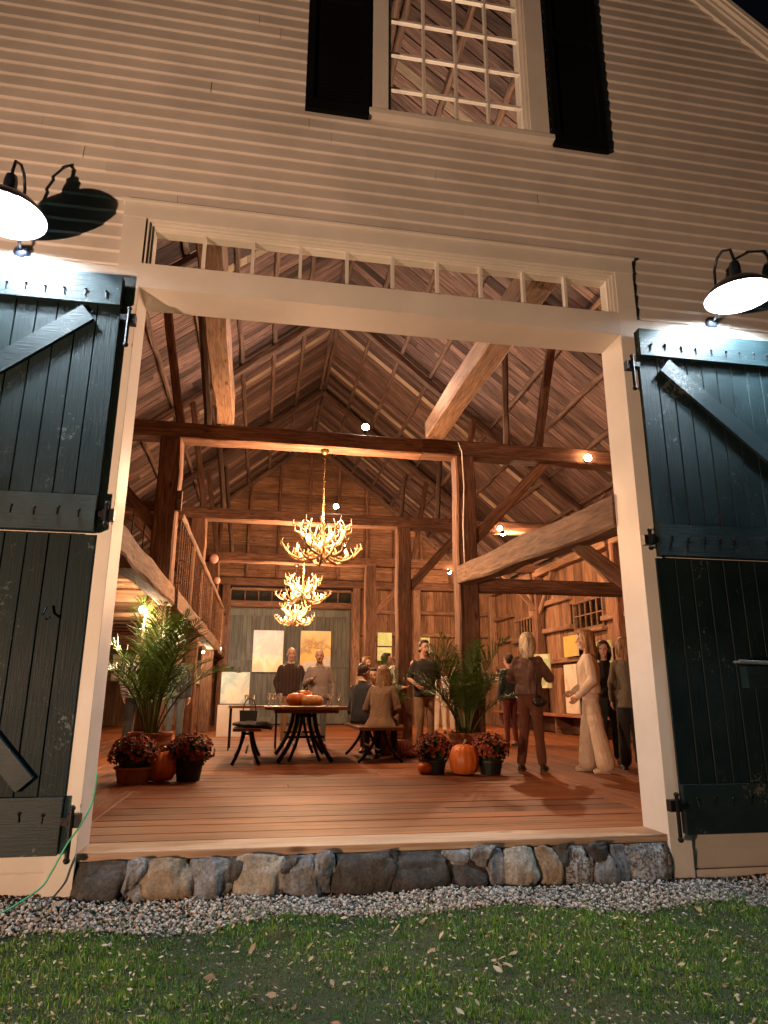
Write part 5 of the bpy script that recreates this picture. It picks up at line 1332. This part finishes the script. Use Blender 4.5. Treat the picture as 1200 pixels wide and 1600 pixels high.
        kn, an = legs[s]; limb(m, [hj[s], kn, an], [.08, .052, .034], 10); m.cone(an, .034, an + V((s * .01, -.12, -.045)), .028)
    add('body', m, skin, vox * .8, 3)
    for s in (-1, 1): raw('eye', MB().ell(hp((s * .031, -.0865, .010)), (.012, .006, .006), 8, 6), EYE)
    raw('mouth', MB().ell(hp((0, -.0865, -.055)), (.024, .007, .006), 10, 6), LIP)
    # --- top garment: one loft from hem to neck, with sleeves
    m = MB(); q = .020 + puff
    hipw = (.158 if fem else .152) * W_; wst = (.122 if fem else .146) * W_; chs = (.150 if fem else .168) * W_; bust = .125 if fem else .112
    seg = [(hem, hipw + q, .108 + q * .8, 0, 0)]
    for z, a, b_, yy in ((.98, (hipw + wst) / 2 + q * 1.05, .103 + q, 0), (1.08, wst + q * 1.15, .097 + q, 0), (1.20, (wst + chs) / 2 + q, .108 + q * .9, -.004), (1.30, chs + q * .8, bust + q * .6, -.006), (1.38, shx - .002 + q * .3, .098 + q * .4, 0), (1.425, shx * .82, .078 + q * .2, .004), (1.455, shx * .45, .063, .010), (1.478, .058, .056, .012)):
        if z > hem + .03: seg.append((z, a, b_, 0, yy))
    if seated and hem < .85:
        seg = [(.86, hipw + .05 + q, .16 + q, 0, .03)] + [r_ for r_ in seg if r_[0] > .95]
    loft(m, [(z + dz, a, b_, c_, d_) for z, a, b_, c_, d_ in seg], up_, 24, wob, sd)
    for s in (-1, 1):
        a, b_ = arms[s]; r0 = .056 + q * .35
        if sleeve > .5:
            e = a + (b_ - a) * (sleeve - .04)
            limb(m, [sh[s] + V((-s * .02, 0, -.01)), a, e], [r0, .047 + q * .45, .033 + q * .35], 12, wob * 2, sd)
        else:
            e = sh[s] + (a - sh[s]) * .8; limb(m, [sh[s] + V((-s * .02, 0, -.01)), e], [r0, .056], 12)
    add(topname, m, top, None, 4)
    if collar is not None:
        raw('collar', MB().tube([up_(((.060 if z_ else .066) * math.cos(a), .012 + .056 * math.sin(a), 1.478 + dz + .022 * (1 + math.sin(a)) * .6)) for z_ in (1,) for a in np.linspace(-math.pi * .42, math.pi * 1.42, 18)], .015, 8), collar)
    # --- trousers
    m = MB(); loft(m, [(z + dz, a, b_, 0, y_) for z, a, b_, y_ in ((.80, .10, .08, 0), (.85, .150, .105, 0), (.93, hipw + .012, .112, .004), (1.0, hipw * .93, .100, 0), (1.06, wst, .09, 0))], lambda p: V(p) if not seated else up_(p), 20)
    for s in (-1, 1):
        kn, an = legs[s]
        limb(m, [hj[s] + V((0, 0, -.02)), kn, an + V((0, .0, .03))], [.092, .062 + wide * .45, .046 + wide], 14, wob * 1.6, sd + s)
    add('trousers', m, bottom, None, 3)
    for s in (-1, 1):
        an = legs[s][1]; m = MB(); m.ell(an + V((s * .008, .01, -.035)), (.036, .05, .043), 10, 7); m.ell(an + V((s * .015, -.085, -.052)), (.042, .085, .028), 12, 7); m.box(an.x + s * .012 - .036, an.x + s * .012 + .036, an.y - .15, an.y + .05, an.z - .08, an.z - .068)
        add('shoe', m, shoe, .009, 2)
    # --- hair
    st, hm = hair
    if st != 'bald':
        m = MB()
        if st == 'short': m.ell(hp((0, .030, .045)), (.084 * HS, .092 * HS, .092 * HS), 18, 11); m.ell(hp((0, -.012, .102)), (.070, .068, .034), 14, 8); m.cone(hp((-.060, .055, -.035)), .026, hp((.060, .055, -.035)), .026)
        elif st == 'balding': m.cone(hp((-.072, .015, .005)), .014, hp((-.060, .075, .01)), .024); m.cone(hp((.072, .015, .005)), .014, hp((.060, .075, .01)), .024); m.cone(hp((-.055, .08, .005)), .03, hp((.055, .08, .005)), .03)
        else:
            m.ell(hp((0, .028, .045)), (.092 * HS, .098 * HS, .094 * HS), 18, 11); m.ell(hp((0, -.012, .106)), (.074, .070, .035), 14, 8)
            L = .17 if st == 'bob' else .36
            for s in (-1, 1):
                limb(m, [hp((s * .078, .005, .04)), hp((s * .088, .008, -L * .4)), hp((s * (.075 if st == 'bob' else .06), .03, -L * .8))], [.026, .028, .016], 10, .12, sd)
                limb(m, [hp((s * .045, .065, .0)), hp((s * .055, .085, -L * .5)), hp((s * .04, .085, -L))], [.05, .042, .028 if st == 'bob' else .018], 10, .15, sd + s)
            limb(m, [hp((0, .075, .02)), hp((0, .098, -L * .5)), hp((0, .098, -L * 1.05))], [.055, .048, .030 if st == 'bob' else .022], 10, .15, sd)
        add('hair', m, hm, .010, 3)
    if beard is not None:
        m = MB(); m.ell(hp((0, -.056, -.090)), (.044, .038, .038), 12, 8)
        for s in (-1, 1): m.cone(hp((s * .058, -.015, -.04)), .014, hp((s * .035, -.062, -.085)), .02)
        m.cone(hp((-.022, -.092, -.040)), .008, hp((.022, -.092, -.040)), .008); add('beard', m, beard, .009, 2)
    return t
K = {
 'brown_knit': cloth('brown_knit', (.055, .032, .026), .95, 80, .25, (5, (.02, .012, .01), 'X')), 'khaki': cloth('khaki_twill', (.30, .20, .12)), 'grey_shirt': cloth('grey_shirt', (.26, .22, .20)), 'grey_jean': cloth('grey_denim', (.10, .10, .10)),
 'navy': cloth('dark_navy_knit', (.02, .024, .034)), 'white': cloth('white_cotton', (.62, .58, .54)), 'tweed': cloth('tan_tweed', (.24, .16, .10), .95, 140, .5, (26, (.10, .07, .045), 'Z')), 'black': cloth('black_cloth', (.014, .013, .014)),
 'lilac': cloth('lilac_sweater', (.34, .31, .36), .95), 'denim': cloth('blue_grey_denim', (.09, .11, .12)), 'polo': cloth('dark_polo_shirt', (.022, .022, .024)), 'stripe': cloth('cream_striped_trousers', (.55, .48, .38), .9, 60, .1, (20, (.35, .28, .2), 'X')),
 'vest': cloth('dark_plum_vest', (.05, .03, .035)), 'green': cloth('deep_green_coat', (.015, .03, .028)), 'maroon': cloth('maroon_trousers', (.12, .025, .025)),
 'leather': cloth('brown_leather', (.085, .032, .018), .6, 20, .3), 'rust': cloth('rust_brown_trousers', (.12, .040, .020)), 'beige': cloth('beige_satin', (.62, .49, .38), .6, 60, .08), 'olive': cloth('olive_grey_wool', (.13, .115, .085))}
P_ = person
P_('balding man in a dark brown sweater over khaki trousers, standing behind the table', .53, 12.75, 2, K['brown_knit'], K['khaki'], ('balding', HG), 1.70, arms={-1: ((-.27, .02, 1.13), (-.22, -.08, .92)), 1: ((.27, .04, 1.15), (.30, -.02, .93))}, collar=K['white'], build=1.12)
P_('bald bearded man in a grey shirt, one hand at his chest, behind the table', 1.03, 12.6, -4, K['grey_shirt'], K['grey_jean'], ('bald', None), 1.67, arms={-1: ((-.26, .02, 1.13), (-.13, -.22, 1.20)), 1: ((.27, .04, 1.13), (.26, -.05, .90))}, beard=HR, build=1.06, collar=K['grey_shirt'])
P_('dark haired man in a dark sweater and white collar, seated at the table', 1.50, 10.55, 140, K['navy'], K['grey_jean'], ('short', HD), 1.70, seated=.46, lean=6, collar=K['white'], arms={-1: ((-.24, -.08, .66), (-.15, -.28, .68)), 1: ((.24, -.08, .66), (.15, -.28, .68))}, turn=-10)
P_('smiling man whose face looks out between the two seated at the table', 1.86, 11.6, -15, K['rust'], K['grey_jean'], ('short', HD), 1.66, seated=.46)
P_('woman with long light brown hair in a tan tweed jacket, seated with her back turned', 1.66, 9.72, 158, K['tweed'], K['black'], ('long', HR), 1.66, seated=.46, lean=16, hem=.7, arms={-1: ((-.23, -.06, .76), (-.12, -.30, .74)), 1: ((.24, -.08, .76), (.14, -.32, .72))}, vox=.010, turn=18, fem=True, puff=.02)
P_('dark haired man in a white collared shirt, sideways behind the seated woman', 2.22, 12.4, 75, K['white'], K['khaki'], ('short', HD), 1.60, arms={-1: ((-.22, -.02, 1.13), (-.12, -.3, 1.1)), 1: ((.22, -.02, 1.13), (.14, -.3, 1.12))}, collar=K['white'])
pm = P_('man in a dark polo shirt, khaki trousers and a wristwatch, behind the right palm', 2.50, 10.6, 12, K['polo'], K['khaki'], ('short', HD), 1.70, sleeve=.3, arms={-1: ((-.25, .03, 1.15), (-.22, -.2, 1.05)), 1: ((.27, .02, 1.14), (.29, -.06, .89))}, build=1.1, topname='shirt')
P_('person in cream striped trousers seen through the right palm stems', 4.3, 16.6, 160, K['white'], K['stripe'], ('short', HD), 1.62, wide=.01)
P_('shorter person in a dark top and cream trousers beside the striped trousers', 4.75, 16.9, 200, K['navy'], K['stripe'], ('bob', HR), 1.56, wide=.015)
P_('person in a plum vest with their back turned, right of the tall post', 4.30, 13.6, 165, K['vest'], K['black'], ('short', HD), 1.66, arms={-1: ((-.25, -.02, 1.15), (-.18, -.2, 1.0)), 1: ((.25, -.02, 1.15), (.2, -.22, 1.0))}, build=1.05)
P_('person in black beside the plum vest, mostly behind the tall right post', 3.93, 13.5, 190, K['black'], K['black'], ('short', HR), 1.62)
P_('person in a deep green coat and maroon trousers, behind the blonde in leather', 4.52, 12.35, 200, K['green'], K['maroon'], ('short', HD), 1.62, puff=.02)
P_('blonde woman with a bob, brown leather jacket and rust trousers, one arm raised', 3.30, 8.32, 142, K['leather'], K['rust'], ('bob', HP), 1.63, arms={-1: ((-.25, -.12, 1.17), (-.15, -.34, 1.22)), 1: ((.27, -.06, 1.18), (.20, -.30, 1.12))}, puff=.03, hem=.95, vox=.009, wide=.014, turn=12, fem=True, wob=.1,
   legs={-1: ((-.09, -.03, .50), (-.12, -.02, .08)), 1: ((.09, .0, .50), (.13, .07, .08))})
P_('woman with long blonde hair in a beige blouse and wide beige trousers', 3.96, 8.02, -112, K['beige'], K['beige'], ('long', HB), 1.65, arms={-1: ((-.22, .03, 1.13), (-.14, -.20, .98)), 1: ((.22, .03, 1.12), (.14, -.16, .92))}, puff=.018, wide=.07, hem=.96, legs={-1: ((-.10, -.06, .50), (-.12, -.08, .08)), 1: ((.10, .05, .50), (.12, .12, .08))}, vox=.009, shoe=SHOEP, topname='blouse', fem=True, wob=.08)
P_('dark haired woman in black facing us at the right edge of the doorway', 4.66, 8.95, -20, K['black'], K['black'], ('bob', HD), 1.60, wide=.02, turn=-10, fem=True)
P_('blonde woman in an olive grey jacket with her back turned, beside the right jamb', 4.60, 8.28, 168, K['olive'], K['black'], ('bob', HB), 1.60, wide=.035, hem=.80, vox=.010, fem=True, puff=.01)
P_('person in a lilac sweater and dark trousers, back turned, behind the left palm', -1.90, 11.5, 170, K['lilac'], K['black'], ('short', HD), 1.64, wide=.03, build=1.05)
P_('dark haired person in blue grey jeans between the left palm and loft post', -1.38, 12.2, 20, K['navy'], K['denim'], ('bob', HD), 1.62)
P_('light haired person in khaki, mostly hidden behind the seated man', 2.1, 14.0, 30, K['khaki'], K['khaki'], ('bob', HR), 1.62)
def bag(p, w_, h_, label, strap=None):
    t = empty('handbag', p, label=label, cat='handbag')
    m = MB(); m.ell(p, (w_ / 2, .05, h_ / 2), 16, 10); me = remesh(m, .012, 2); me.materials.append(LEA); o = bpy.data.objects.new('bag_body', me); link(o, t)
    MB().ell(V(p) + V((0, -.055, .0)), (.012, .006, .012), 8, 6).build('clasp', BRASS, t, smooth=True)
    if strap: MB().tube(strap, .006, 6).build('strap', LEA, t, smooth=True)
bag(V((3.37, 8.17, .80)), .2, .13, 'small black shoulder bag at the hip of the woman in brown leather', [V((3.32, 8.15, .85)), V((3.33, 8.14, 1.1)), V((3.30, 8.17, 1.28)), V((3.25, 8.26, 1.37)), V((3.25, 8.38, 1.30))])
